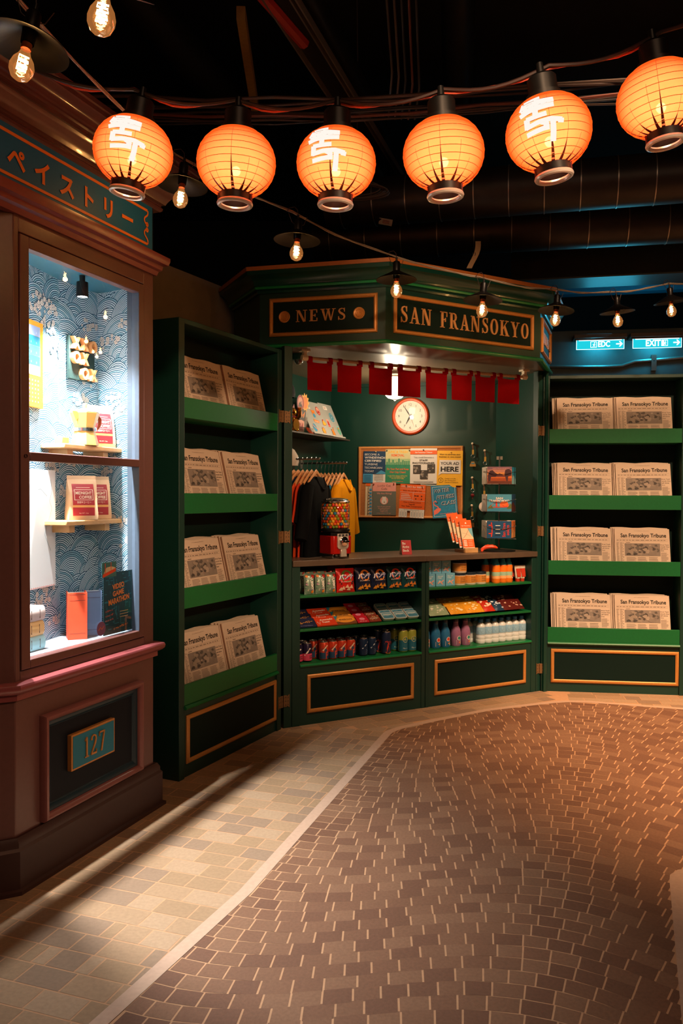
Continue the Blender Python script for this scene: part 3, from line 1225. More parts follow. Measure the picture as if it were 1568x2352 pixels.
def newspaper():
    b = MB()
    w, h, d = .392, .335, .006
    hw = w / 2
    # folded block: rounded fold at the bottom, slightly wavy sheets at the top
    n = 10
    vs, fs = [], []
    for i in range(n + 1):
        x = -hw + w * i / n
        tz = h + .003 * math.sin(i * 1.1) - .0015 * i / n
        ring_ = [(x, -d, .006), (x, -d, tz - .004), (x, -d * .3, tz), (x, d * .5, tz - .003), (x, d, tz - .008), (x, d, .006), (x, 0, 0)]
        vs += ring_
    k = 7
    for i in range(n):
        for j in range(k):
            j2 = (j + 1) % k
            fs.append((i * k + j, (i + 1) * k + j, (i + 1) * k + j2, i * k + j2))
    b.add(vs, fs, PAPER)
    b.add(vs[:k] + vs[-k:], [tuple(range(k)), tuple(reversed(range(k, 2 * k)))], PAPER_D)
    y = -d - .0006
    b.fit('San Fransokyo Tribune', .01, h - .068, .029, .325, INK, y, .026)
    for z in (h - .022,):
        b.scribble(.0, z, .004, .11, INK2, y)
    b.quad(-hw + .012, hw - .012, h - .0835, h - .0825, INK2, y)
    b.quad(-hw + .012, hw - .012, h - .0965, h - .0957, INK2, y)
    rg = random.Random(4)
    for r_ in range(9):
        x = -hw + .014
        while x < hw - .03:
            ww = rg.uniform(.01, .03)
            if r_ < 1:
                b.quad(x, x + ww, h - .0925, h - .0885, INK2, y)
            x += ww + .008
    # text columns on the left
    for cx in (-hw + .012, -hw + .037):
        for i in range(38):
            z = h - .11 - i * .0055
            b.quad(cx, cx + rg.uniform(.012, .020), z, z + .0022, INK2, y)
    for i in range(9):
        b.scribble(-hw + .062, h - .118 - i * .021, .009, .008, INK, y, i)
    b.quad(-hw + .08, -hw + .11, h - .109, h - .105, INK2, y)
    # picture: plain grey group photograph
    px0, px1, pz0, pz1 = -hw + .070, hw - .070, h - .208, h - .114
    b.quad(px0, px1, pz0, pz1, GREYS[2], y)
    for i in range(46):
        cx, cz = rg.uniform(px0 + .02, px1 - .02), rg.uniform(pz0 + .012, pz1 - .012)
        r_ = rg.uniform(.006, .018)
        pts = []
        for j in range(9):
            a = 2 * PI * j / 9
            rr = r_ * rg.uniform(.5, 1.2)
            pts.append((min(max(cx + rr * math.cos(a) * 1.3, px0), px1), min(max(cz + rr * math.sin(a), pz0), pz1)))
        b.poly(pts, rg.choice(GREYS), y - .00006 * (i + 1))
    for i, (s, ww) in enumerate((('Krei Tech', .058), ('stock hits', .06), ('all-time', .05), ('low', .022))):
        b.fit(s, hw - .066, h - .128 - i * .0145, .0085, ww, INK, y, .01, al='L')
    for i in range(12):
        z = h - .185 - i * .0055
        b.quad(hw - .066, hw - .066 + rg.uniform(.03, .055), z, z + .0022, INK2, y)
    for i in range(9):
        z = h - .220 - i * .0065
        for cx in (-hw + .08, -hw + .16, -hw + .24):
            b.quad(cx, cx + rg.uniform(.055, .07), z, z + .0026, INK2, y)
    return b


first_paper = [None]
SHELF_WORD = ('top', 'second', 'third', 'bottom')


def papers(F, where, rg):
    for si, z in enumerate(TRAYS):
        for pi_, uc in ((0, .313), (1, .738)):
            n = 4
            for k in range(n):
                pile = 'pile next to the gap by the case' if False else ('first pile from the rack side' if pi_ == 0 else 'second pile')
                lab = '%s newspaper of the %s pile on the %s tray of the rack %s' % (
                    ('front', 'second', 'third', 'rearmost')[k], ('left', 'right')[pi_], SHELF_WORD[si], where)
                u = uc - .010 * k * (1 if k < 3 else 1.1) + rg.uniform(-.004, .004) - .004 * si * pi_ * 0
                mat = F @ T(u, .040 + .0145 * k, z - .0885 + .0035 * (k > 0) + rg.uniform(0, .003)) @ Matrix.Rotation(R(rg.uniform(-.7, .7)), 4, 'Y') @ RX(-13.5)
                if first_paper[0] is None:
                    o = newspaper().build('newspaper', smooth=20)
                    o.matrix_world = mat
                    tag(o, lab, 'newspaper', 'folded newspapers in the racks')
                    first_paper[0] = o
                else:
                    dup(first_paper[0], mat, lab, 'folded newspapers in the racks')


rgp = random.Random(9)
papers(FL, 'beside the case', rgp)
papers(FR, 'below exit signs', rgp)

# ================================================================== NEWSSTAND
kiosk = thing('newsstand', 'dark green octagonal newsstand with gold framed sign panels and open counter', 'newsstand', Matrix.Identity(4))


def kpart(mb, name, F, bevel=0., smooth=35, parent=None):
    o = mb.build(name, parent or kiosk, bevel, smooth)
    if parent is None:
        o.matrix_world = F
    return o


for x0, x1, s in ((-.028, .028, 1), (2.022, 2.066, -1)):
    b = MB()
    b.box(x0, x1, 0, .055, 0, 2.368, G_DARK)
    p = kpart(b, 'post', FK, .003)
    for z in (1.93, 1.19, .17):
        b = MB()
        hinge_leaf(b, x0 if s > 0 else x1, z, s)
        b.build('hinge_leaf', p)
# walls of the booth
b = MB()
b.box(.02, 1.62, 0, .02, 0, 2.39, G_WALL)
kpart(b, 'wall_panel', FW)
b = MB()
b.box(-.70, .71, 0, .02, 0, 2.39, G_WALL)
b.box(-.70, .71, -.03, .0, 2.345, 2.39, G_DARK)
kpart(b, 'wall_panel', FB)
b = MB()
dx, dy = 1.50 - 1.24, 6.03 - 6.60
ang = math.degrees(math.atan2(dy, dx))
FRW = fr((1.24, 6.60), ang)
b.box(0, math.hypot(dx, dy), 0, .02, 0, 2.39, G_WALL)
kpart(b, 'wall_panel', FRW)
b = MB()
b.plan([(-.52, 5.15), (-.36, 5.10), (-.345, 5.12), (-.72, 5.47), (-.76, 5.45)], 0, 2.39, G_DARK)
kpart(b, 'wall_panel', Matrix.Identity(4))
hood = [(-.74, 5.62), (-.516, 5.142), (.26, 4.943), (1.345, 5.584), (1.561, 6.177), (1.60, 6.50)]
b = MB()
b.plan([(-.72, 5.62), (-.505, 5.155), (.26, 4.958), (1.335, 5.59), (1.548, 6.18), (1.58, 6.50), (1.30, 6.75), (-.09, 7.0), (-.80, 5.7)], 2.372, 2.40,
       M('#6b5c48', .32, noise=.15, scale=20))
kpart(b, 'canopy_ceiling', Matrix.Identity(4))
b = MB()
b.sweep(hood, [(-.03, 2.37), (0, 2.37), (0, 2.74), (-.03, 2.74)], G_DARK)
b.plan(hood + [(1.30, 6.75), (-.09, 7.0)], 2.83, 2.842, G_DARK)
kpart(b, 'fascia', Matrix.Identity(4))
b = MB()
b.sweep(hood, [(-.005, 2.362), (.016, 2.362), (.022, 2.369), (.022, 2.377), (.012, 2.386), (0, 2.388)], G_TRIM)
kpart(b, 'lower_trim', Matrix.Identity(4))
b = MB()
b.sweep(hood, [(0.002, 2.724), (.036, 2.7235), (.040, 2.733), (.036, 2.743), (.002, 2.7435)], G_TRIM)  # brighter green bead, highlight along the cornice put into colour
b.sweep(hood, [(0, 2.70), (.016, 2.70), (.02, 2.712), (.016, 2.722), (.03, 2.724), (.034, 2.735), (.045, 2.742), (.052, 2.765), (.075, 2.79), (.098, 2.798), (.10, 2.822), (0, 2.822)], M('#0f3a30', .28, noise=.1, clear=.2))
kpart(b, 'cornice', Matrix.Identity(4))
b = MB()
b.sweep(hood, [(.0, 2.822), (.105, 2.822), (.108, 2.845), (0, 2.846)], M('#a8632c', .5, noise=.15))
kpart(b, 'cornice_cap', Matrix.Identity(4))
SIGNP = [(0, 0), (0, .008), (.006, .016), (.013, .018), (.02, .012), (.024, .004), (.024, 0)]
GOLDL = M('#d0955a', .45, .1, noise=.06)
FTF = fr((1.345, 5.584), 70)
for F, u0, u1, txt, uc, wid in ((FNW, -.095, .592, 'NEWS', .238, .318), (FSF, .056, 1.193, 'SAN FRANSOKYO', .627, 1.045), (FTF, .035, .585, 'NEWS', .31, .30)):
    b = MB()
    b.frame(u0, u1, 2.432, 2.668, SIGNP, GOLD, -.001)
    b.quad(u0 + .022, u1 - .022, 2.454, 2.646, G_IN, -.0015)
    p = kpart(b, 'sign_panel', F)
    h = .072 if txt == 'NEWS' else .10
    kk = wid / serif_width(txt, .16)
    x = uc - wid / 2
    for word in txt.split():
        ww = serif_width(word, .16) * kk
        b = MB()
        serif(b, word, x + ww / 2, 2.552 - h / 2, h, GOLDL, -.002, .007, ww, .16)
        b.build('lettering', p, smooth=0)
        x += ww + (SER[' '][0] + .32) * kk
    if txt == 'NEWS':
        for cu in (uc - .235, uc + .24):
            b = MB()
            b.lathe([(0, 0), (.036, 0), (.036, .006), (.033, .008), (.030, .006), (.0, .006)], GOLD, 24)
            b.lathe([(.019, .006), (.021, .009), (.023, .006)], GOLD, 20)
            b.M = Matrix.Identity(4)
            for k in range(8):
                a = k * PI / 4
                b.box(-.001 + .012 * math.cos(a), .001 + .012 * math.cos(a), -.006 + .012 * math.sin(a), .006 + .012 * math.sin(a), .006, .009, GOLD)
            o = b.build('medallion', p)
            o.matrix_parent_inverse = Matrix.Identity(4)
            o.matrix_local = T(cu, -.002, 2.552) @ RX(90)

# cabinets of the counter
CABB = [('cabinet with crisps, bars and drink cans under the counter', .03, 1.031, .085, 1.0, (.135, .94, .075, .318)),
        ('cabinet with jars, packets and drink bottles under the counter', 1.035, 2.02, 1.062, 1.975, (1.11, 1.926, .076, .32))]
for lab, x0, x1, o0, o1, fm in CABB:
    t = thing('counter_cabinet', 'dark green open shelf ' + lab, 'cabinet', FK, 'counter cabinets')
    b = MB()
    b.box(x0, o0, 0, .38, 0, 1.0, G_DARK)
    b.box(o1, x1, 0, .38, 0, 1.0, G_DARK)
    b.box(o0, o1, .36, .38, 0, 1.0, G_DARK)
    b.build('carcass', t, .002)
    b = MB()
    b.box(o0, o1, .004, .02, 0, .372, G_DARK)
    b.quad(fm[0] + .02, fm[1] - .02, fm[2] + .02, fm[3] - .02, G_IN, .0035)
    b.build('base_panel', t)
    b = MB()
    b.frame(*fm, HALF_ROUND, GOLD, .004)
    b.build('panel_moulding', t)
    for z in (.818, .606):
        b = MB()
        b.box(o0, o1, .002, .36, z - .016, z, G_TRAY)
        b.build('shelf', t, .002)
    b = MB()
    b.box(o0, o1, .004, .36, .372, .386, G_TRAY)
    b.sweep([(o0, .004), (o1, .004)], [(0, .368), (.008, .37), (.011, .377), (.008, .384), (0, .386)], G_TRIM)
    b.build('shelf', t)
b = MB()
b.box(.03, 1.0325, -.012, .50, 1.002, 1.040, M('#5a4a3c', .35, noise=.25, scale=12))
b.box(1.0335, 2.02, -.012, .50, 1.002, 1.040, M('#5a4a3c', .35, noise=.25, scale=12))
single(b, 'countertop', 'long brown countertop across the newsstand opening', 'countertop', FK, bevel=.003)

# ================================================================== NEWSSTAND CONTENTS
# ceiling lamp
t = thing('ceiling_lamp', 'lit glass jar lamp on the newsstand ceiling behind the red flags', 'lamp', T(.396, 6.15, 2.372))
b = MB()
b.lathe([(0, 0), (.062, 0), (.062, -.02), (.05, -.028), (.05, -.04), (0, -.04)], M('#b9b2a2', .4, .2), 24)
b.build('lamp_base', t)
b = MB()
b.lathe([(.05, -.04), (.074, -.056), (.076, -.15), (.07, -.176), (.05, -.194), (.02, -.202), (0, -.203)], EM('jar_glow', (1.0, .80, .55), 9), 24)
b.build('glass_jar', t)
b = MB()
b.lathe([(0, -.199), (.012, -.202), (.010, -.212), (0, -.216)], STEEL, 12)
b.build('finial', t)
lamp('ceiling_lamp_light', 'POINT', (.396, 6.15, 2.12), 17, (1.0, .78, .52), .06)

t = thing('dome_camera', 'small green dome camera at the left end of the flag rail', 'camera', T(-.285, 5.40, 2.372))
b = MB()
b.lathe([(0, 0), (.058, 0), (.058, -.012), (.048, -.035), (.0, -.036)], M('#0f5a4c', .4), 20)
b.build('housing', t)
b = MB()
b.lathe([(.030, -.034), (.028, -.05), (.018, -.062), (0, -.066)], M('#8a8f8a', .08, .6), 16)
b.build('dome', t)

# flag rail
FNR = fr((-.2527, 5.22), 27.04)
t = thing('flag_rail', 'pale wooden rail under the newsstand ceiling carrying the red flags', 'rail', FNR @ T(0, 0, 2.322))
b = MB()
b.tube([(.0, 0, 0), (1.80, 0, 0)], .011, M('#c8a07a', .5, noise=.2), 10)
b.build('rod', t)
for u in (.015, 1.785):
    b = MB()
    b.box(u - .03, u + .03, -.025, .025, .040, .05, CREAM)
    b.box(u - .012, u + .012, -.014, .014, -.016, .04, CREAM)
    b.tube([(u - .02, 0, 0), (u + .02, 0, 0)], .019, CREAM, 10)
    b.build('bracket', t)
FLAGR = M('#ac1016', .9, noise=.1, scale=200, bump=.15, spec=.08)
rg = random.Random(2)
for i, (u0, u1) in enumerate(((.036, .210), (.251, .428), (.486, .661), (.708, .886), (.931, 1.105), (1.144, 1.316), (1.349, 1.519), (1.549, 1.737))):
    b = MB()
    w = u1 - u0
    nx, nz = 10, 8
    vs, fs = [], []
    ph = rg.random() * 6
    for j in range(nz + 1):
        for k in range(nx + 1):
            x = w * k / nx
            zz = -.020 - .182 * j / nz - (.006 * math.sin(PI * k / nx) if j == 0 else 0)
            yy = .004 * math.sin(k * .9 + ph) * j / nz
            vs.append((x, yy, zz))
    for j in range(nz):
        for k in range(nx):
            a = j * (nx + 1) + k
            fs.append((a, a + nx + 1, a + nx + 2, a + 1))
    b.add(vs, fs, FLAGR)
    n0 = len(vs)
    b.add([(x, y + .0025, z) for x, y, z in vs], [tuple(reversed(q)) for q in fs], FLAGR)
    t = b
    for x in (0, w - .03):
        pts = [(-.014, -.03), (-.0145, -.005), (-.0135, .008), (0, .0145), (.0135, .008), (.0145, -.005), (.010, -.03)]
        vs = [(x, p[0], p[1]) for p in pts] + [(x + .03, p[0], p[1]) for p in pts]
        b.add(vs, [(q, 7 + q, 8 + q, q + 1) for q in range(6)], FLAGR)
    where = ('nearest the dome camera', 'second from the dome camera', 'half covering the lit jar lamp', 'just right of the lit jar lamp', 'to the upper right of the wall clock', 'third from the white end bracket',
             'second from the white end bracket', 'at the end by the white bracket')[i]
    single(b, 'flag', 'square red cloth flag on the rail, ' + where, 'flag', FNR @ T(u0, 0, 2.322), 'red flags on the rail', smooth=60)

# wall clock
t = thing('wall_clock', 'round wall clock with orange rim showing five to seven', 'clock', FB @ T(-.006, 0, 2.10))
b = MB()
b.lathe([(0, 0), (.152, 0), (.154, .012), (.150, .030), (.140, .04), (.128, .04), (.124, .03), (.124, .02), (0, .02)], M('#e2501c', .3), 48)
b.M = Matrix.Identity(4)
o = b.build('rim', t)
o.matrix_local = RX(90)
b = MB()
b.disc(0, 0, .1245, M('#e9e2d6', .5, noise=.02), -.0215, 40)
for n in range(1, 13):
    a = PI / 2 - n * PI / 6
    b.text(str(n), .094 * math.cos(a), .094 * math.sin(a) - .010, .021, BLACK, -.0225)
    b.disc(.116 * math.cos(a), .116 * math.sin(a), .0018, BLACK, -.0225, 6)
b.scribble(0, -.05, .004, .022, M('#777777'), -.0225)
b.build('dial', t)


def hand(name, ang, ln, tail, w, m, y):
    b = MB()
    c, s_ = math.cos(ang), math.sin(ang)
    f = lambda x, z: (x * c - z * s_, x * s_ + z * c)
    b.prism([f(-tail, -w), f(ln * .35, -w * 1.3), f(ln, -w * .3), f(ln, w * .3), f(ln * .35, w * 1.3), f(-tail, w)], y - .0012, y, m)
    b.build(name, t)


hand('minute_hand', PI / 2 - (54.5 / 60) * 2 * PI, .105, .02, .0035, BLACK, -.025)
hand('hour_hand', PI / 2 - (6.91 / 12) * 2 * PI, .075, .02, .0045, BLACK, -.028)
hand('second_hand', PI / 2 - (26.5 / 60) * 2 * PI, .095, .02, .0008, M('#993322'), -.030)
b = MB()
b.lathe([(0, .045), (.06, .043), (.126, .034)], GLASS('clock_glass', (1, 1, 1), .08), 32)
o = b.build('glass', t)
o.matrix_local = RX(90)

# cork board with flyers: board coordinates from its lower left corner
BX, BZ, BW, BH = -.437, 1.262, .862, .591
CB = FB @ T(BX, 0, BZ)
t = thing('cork_board', 'wood framed cork board covered with flyers on the newsstand wall', 'notice board', CB)
b = MB()
b.box(.01, BW - .01, -.012, 0, .01, BH - .01, M('#b5703a', .9, noise=.35, scale=150, bump=.4))
b.build('cork', t)
b = MB()
b.frame(0, BW, 0, BH, [(0, 0), (0, .02), (.006, .024), (.016, .02), (.02, .01)], M('#cf8a4a', .5, noise=.15), 0)
b.build('frame', t)


def bc(X, Y):
    return (X - 20) / 1455 * BW, BH - (Y - 100) / 985 * BH


def flyer(lab, X0, Y0, X1, Y1, base, draw, rot=0., lay=0., extra=None):
    x0, z1 = bc(X0, Y0)
    x1, z0 = bc(X1, Y1)
    w, h = x1 - x0, z1 - z0
    b = MB()
    if extra is None:
        vs, fs = [], []
        n = 6
        for i in range(n + 1):
            for j in range(n + 1):
                cu = .004 * (abs(i / n - .5) * 2) ** 3 * (1 - j / n) + .001
                vs.append((w * i / n, -cu, h * j / n))
        for i in range(n):
            for j in range(n):
                a = i * (n + 1) + j
                fs.append((a, a + n + 1, a + n + 2, a + 1))
        b.add(vs, fs, base)
        b.box(0, w, -.0008, 0, 0, h, base)
    else:
        extra(b, w, h)
    draw(b, w, h, -.0055)
    c = Matrix.Rotation(R(rot), 4, 'Y')
    return single(b, 'flyer', lab, 'flyer', CB @ T(x0 + w / 2, -.014 - lay, z0 + h / 2) @ c @ T(-w / 2, 0, -h / 2), 'flyers on the cork board', smooth=0)


PW = M('#e6dfd6', .7, noise=.03)
NV = M('#123a5c', .6, noise=.08)
LB = M('#3f93bd', .6)


def d1(b, w, h, y):
    b.quad(0, w, .28 * h, h, NV, y)
    b.quad(0, .44 * w, 0, .28 * h, LB, y)
    b.poly([(.55 * w, .28 * h), (.8 * w, .4 * h), (w, .33 * h), (w, .28 * h)], LB, y - .0002)
    for s, z, ww, bd in (('BECOME A', .865, .66, 0), ('WYNDSYNCH', .765, .9, .03), ('CERTIFIED', .665, .74, .03), ('TURBINE', .555, .58, 0), ('TECHNICIAN', .445, .78, 0), ('TODAY', .335, .42, 0)):
        b.fit(s, .06 * w, z * h, .065 * h, ww * w, PW, y - .0004, bd, al='L')
    for i in range(5):
        b.quad(.05 * w, .36 * w, (.04 + .045 * i) * h, (.055 + .045 * i) * h, NV, y - .0004)
        b.quad(.5 * w, .9 * w, (.09 + .04 * i) * h, (.1 + .04 * i) * h, M('#9a9a9a'), y - .0004)
    b.text('Wyndsynch', .72 * w, .03 * h, .03 * h, LB, y - .0004)


GRN = M('#2f8a63', .6, noise=.25, scale=40)
YL = M('#f5b82e', .5, noise=.03)
OR = M('#f0641e', .5, noise=.04)


def d2(b, w, h, y):
    b.quad(0, w, .72 * h, h, M('#d8cf9a', .6), y)
    b.quad(0, w, .55 * h, .72 * h, M('#a9c08a', .6), y)
    b.quad(0, w, 0, .55 * h, GRN, y)
    b.fit('JUNK & TRASH', .5 * w, .89 * h, .07 * h, .8 * w, YL, y - .0004, .03)
    b.fit('REMOVAL', .5 * w, .79 * h, .07 * h, .52 * w, OR, y - .0004, .03)
    rg = random.Random(8)
    for i in range(12):
        x = (.04 + .08 * i) * w
        b.quad(x, x + .05 * w, .55 * h, (.6 + .13 * rg.random()) * h, GRN, y - .0003)
    b.fit('Do Your Part and Keep', .5 * w, .40 * h, .055 * h, .88 * w, OR, y - .0004, .02)
    b.fit('Our City Clean!', .5 * w, .31 * h, .055 * h, .64 * w, OR, y - .0004, .02)
    for i, z in enumerate((.215, .175, .135)):
        b.scribble(.5 * w, z * h, .028 * h, (.8 - .15 * i) * w, YL, y - .0004, i)
    b.scribble(.5 * w, .05 * h, .03 * h, .44 * w, OR, y - .0004, 7)


def d3(b, w, h, y):
    b.quad(0, w, .83 * h, .94 * h, OR, y)
    b.fit('San Fransokyo Tribune', .5 * w, .865 * h, .04 * h, .64 * w, PW, y - .0004, .02)
    b.fit('You could become a', .5 * w, .725 * h, .045 * h, .74 * w, M('#666666'), y - .0004)
    b.fit('STAFF', .5 * w, .635 * h, .05 * h, .3 * w, INK, y - .0004, .015)
    b.fit('PHOTOGRAPHER', .5 * w, .56 * h, .05 * h, .82 * w, INK, y - .0004, .015)
    rg = random.Random(3)
    for x, z in ((.11, .28), (.64, .3), (.37, .13)):
        b.quad(x * w, (x + .29) * w, z * h, (z + .25) * h, GREYS[0], y - .0004)
        for i in range(9):
            b.disc((x + .04 + .21 * rg.random()) * w, (z + .04 + .17 * rg.random()) * h, rg.uniform(.02, .05) * w, rg.choice(GREYS), y - .0006 - i * .00003, 7)
    for z in (.055, .035):
        b.quad(.13 * w, .87 * w, z * h, (z + .008) * h, M('#777777'), y - .0004)


def d4(b, w, h, y):
    b.fit('Want to advertise your', .5 * w, .875 * h, .04 * h, .82 * w, INK, y - .0004, .01)
    b.fit('business or next event?', .5 * w, .805 * h, .04 * h, .84 * w, INK, y - .0004, .01)
    b.poly([(.08 * w, .36 * h), (.06 * w, .28 * h), (.17 * w, .34 * h), (.93 * w, .34 * h), (.93 * w, .73 * h), (.1 * w, .73 * h)], PW, y - .0003)
    b.fit('YOUR AD', .5 * w, .59 * h, .085 * h, .72 * w, INK, y - .0005, .02)
    b.fit('HERE', .5 * w, .40 * h, .14 * h, .70 * w, INK, y - .0005, .035)
    b.ring(.16 * w, .15 * h, .085 * w, .095 * w, INK, y - .0004)
    b.text('T', .16 * w, .12 * h, .05 * h, INK, y - .0004)
    for s, z in (('Contact us at the', .19), ('San Fransokyo', .135), ('Chamber of Commerce', .08)):
        b.fit(s, .32 * w, z * h, .03 * h, (.42 + .1 * (z < .1)) * w, INK, y - .0004, al='L')


PKF = M('#e79a8c', .6)
GYF = M('#6a6d63', .6, noise=.08)


def d5(b, w, h, y):
    b.quad(0, w, .73 * h, h, PKF, y)
    b.quad(0, w, 0, .73 * h, GYF, y)
    b.fit('Lucky Cat', .5 * w, .875 * h, .06 * h, .56 * w, M('#6b4a44'), y - .0004)
    b.fit('Cafe', .5 * w, .78 * h, .06 * h, .25 * w, M('#6b4a44'), y - .0004)
    b.fit('We Are Hiring!', .5 * w, .64 * h, .055 * h, .64 * w, PKF, y - .0004, .01)
    b.disc(.5 * w, .45 * h, .17 * w, PKF, y - .0003, 24)
    b.disc(.5 * w, .42 * h, .11 * w, PW, y - .0005, 18)
    b.disc(.5 * w, .50 * h, .08 * w, PW, y - .0006, 18)
    for s in (-1, 1):
        b.poly([(.5 * w + s * .08 * w, .51 * h), (.5 * w + s * .07 * w, .58 * h), (.5 * w + s * .02 * w, .54 * h)], PW, y - .0007)
    b.poly([(.48 * w, .38 * h), (.53 * w, .38 * h), (.5 * w, .44 * h)], M('#8a4a3a'), y - .0008)
    for z, ww in ((.25, .58), (.195, .5), (.15, .36), (.105, .34), (.05, .62)):
        b.scribble(.5 * w, z * h, .028 * h, ww * w, PKF, y - .0004, int(z * 99))


def d6x(b, w, h):
    b.quad(0, w, .255 * h, h, OR, -.004)
    b.quad(0, w, .20 * h, .255 * h, PW, -.0038)
    k = 9
    for i in range(k):
        if i in (3,):
            continue
        tw = w / k
        sag = .0 if i < 3 else .03
        b.add([(i * tw + .001, -.004, .20 * h), ((i + 1) * tw - .001, -.004, .20 * h), ((i + 1) * tw - .001, -.009, sag * 0), (i * tw + .001, -.009, 0)], [(0, 1, 2, 3)], PW)
        b.quad((i + .45) * tw, (i + .6) * tw, .04 * h, .17 * h, M('#8a8a8a'), -.0095)


def d6(b, w, h, y):
    b.fit('STUDIO for RENT', .5 * w, .895 * h, .055 * h, .9 * w, PW, y - .0004, .01)
    b.quad(0, w, .85 * h, .855 * h, PW, y - .0004)
    b.fit('Enjoy the city lights view', .5 * w, .79 * h, .035 * h, .74 * w, INK, y - .0004)
    b.quad(0, w, .755 * h, .762 * h, PW, y - .0004)
    b.quad(.52 * w, .53 * w, .51 * h, .755 * h, PW, y - .0004)
    b.quad(0, w, .505 * h, .512 * h, PW, y - .0004)
    for i in range(4):
        b.quad(.05 * w, (.36 + .04 * i) * w, (.69 - .05 * i) * h, (.705 - .05 * i) * h, PW, y - .0004)
    for cx, cz in ((.6, .66), (.72, .66), (.86, .66), (.64, .57), (.86, .57)):
        b.disc(cx * w, cz * h, .025 * w, INK, y - .0004, 8)
    b.quad(.6 * w, .72 * w, .652 * h, .668 * h, INK, y - .0004)
    for s, z, ww in (('Close to Restaurants &', .445, .68), ('Nightlife', .385, .24), ('Near Public Transportation', .325, .8)):
        b.fit(s, .5 * w, z * h, .035 * h, ww * w, INK, y - .0004)
    for s, z in (('call', .275),):
        b.scribble(.5 * w, .225 * h, .018 * h, .6 * w, M('#777777'), y - .0004, 5)


def d7(b, w, h, y):
    blu = M('#2a86ad', .5, noise=.35, scale=60)
    b.quad(0, w, 0, h, blu, y)
    b.poly([(.74 * w, h), (w, h), (w, .9 * h), (.86 * w, .92 * h)], YL, y - .0003)
    b.frame(.05 * w, .95 * w, .05 * h, .96 * h, [(0, 0), (.0025, 0)], PW, y - .0002)
    for s, z, ww, xx in (('WATER', .77, .62, .12), ('FITNESS', .57, .72, .20), ('CLASS', .38, .58, .37)):
        b.fit(s, xx * w, z * h, .115 * h, ww * w, PW, y - .0004, .03, R(4), .2, al='L')
        b.fit(s, xx * w + .002, z * h - .002, .115 * h, ww * w, M('#14415c'), y - .0006, .01, R(4), .2, al='L')
    pk = M('#f07a6a', .5)
    b.poly([(.05 * w, .10 * h), (.2 * w, .14 * h), (.34 * w, .24 * h), (.32 * w, .3 * h), (.18 * w, .3 * h), (.05 * w, .22 * h)], pk, y - .0005)
    b.stroke([(.26 * w, .27 * h), (.22 * w, .35 * h), (.1 * w, .4 * h), (.06 * w, .48 * h), (.14 * w, .53 * h), (.2 * w, .48 * h)], .045 * w, pk, y - .0007)
    b.poly([(.19 * w, .5 * h), (.24 * w, .47 * h), (.21 * w, .44 * h), (.18 * w, .46 * h)], BLACK, y - .0009)
    b.scribble(.55 * w, .12 * h, .025 * h, .5 * w, pk, y - .0004, 6, 3, R(3))


def d8(b, w, h, y):
    b.quad(.5 * w, .58 * w, .05 * h, .9 * h, INK, y - .0002)
    b.quad(.1 * w, w, .93 * h, h, OR, y - .0002)
    for i in range(8):
        b.quad(.62 * w, .95 * w, (.1 + .09 * i) * h, (.12 + .09 * i) * h, INK2, y - .0002)


flyer('long cream strip partly hidden behind the grey cat flyer', 118, 610, 190, 1072, M('#dcc6a0', .7), d8, 1, .0)
flyer('pale grey sheet whose edge shows left of the grey cat flyer', 172, 612, 300, 1080, M('#b5a89a', .7), lambda b, w, h, y: [b.quad(.05 * w, .3 * w, (.1 + .1 * i) * h, (.15 + .1 * i) * h, LB, y) for i in range(8)], 0, .001)
flyer('pale sheet showing below the white photographer flyer', 900, 420, 1180, 640, M('#b8c4bc', .7), lambda b, w, h, y: None, 2, .001)
flyer('navy flyer in white capitals about wind turbine technicians', 88, 165, 408, 600, PW, d1, 1.0, .003)
flyer('green and cream junk removal flyer in the top row', 405, 140, 752, 612, PW, d2, 0.5, .006)
flyer('white flyer with three grey photographs seeking a photographer', 752, 130, 1122, 612, PW, d3, 0.3, .009)
flyer('bright yellow flyer with a big white speech bubble', 1122, 165, 1472, 636, YL, d4, 0.8, .012)
flyer('pink and grey cafe hiring flyer with a white cat', 225, 596, 555, 1048, GYF, d5, 0, .009)
flyer('orange studio rental flyer with tear-off strips', 604, 622, 958, 1078, OR, d6, 3.2, .006, d6x)
flyer('blue swimming class flyer with a pink flamingo', 1055, 632, 1400, 1072, LB, d7, -4.5, .009)
for i, (X, Y, c, lab) in enumerate(((427, 155, '#222222', 'black push pin at the top of the green junk flyer'), (742, 155, '#222222', 'black push pin between the green and white flyers'),
                                    (935, 152, '#333333', 'dark push pin at the top of the white photographer flyer'), (1310, 186, '#d8b060', 'brass push pin at the top of the yellow flyer'),
                                    (243, 620, '#5a2a1a', 'brown push pin at the left corner of the pink cafe flyer'), (525, 615, '#5a2a1a', 'brown push pin at the right corner of the pink cafe flyer'),
                                    (700, 634, '#7a5a3a', 'left push pin on the orange studio flyer'), (920, 655, '#7a5a3a', 'right push pin on the orange studio flyer'),
                                    (272, 174, '#d0c090', 'pale push pin on the navy flyer'))):
    x, z = bc(X, Y)
    b = MB()
    b.lathe([(0, 0), (.004, 0), (.0035, .006), (.0055, .010), (.005, .013), (0, .014)], M(c, .3), 10)
    single(b, 'push_pin', lab, 'push pin', CB @ T(x, -.026, z) @ RX(90), 'push pins on the cork board')

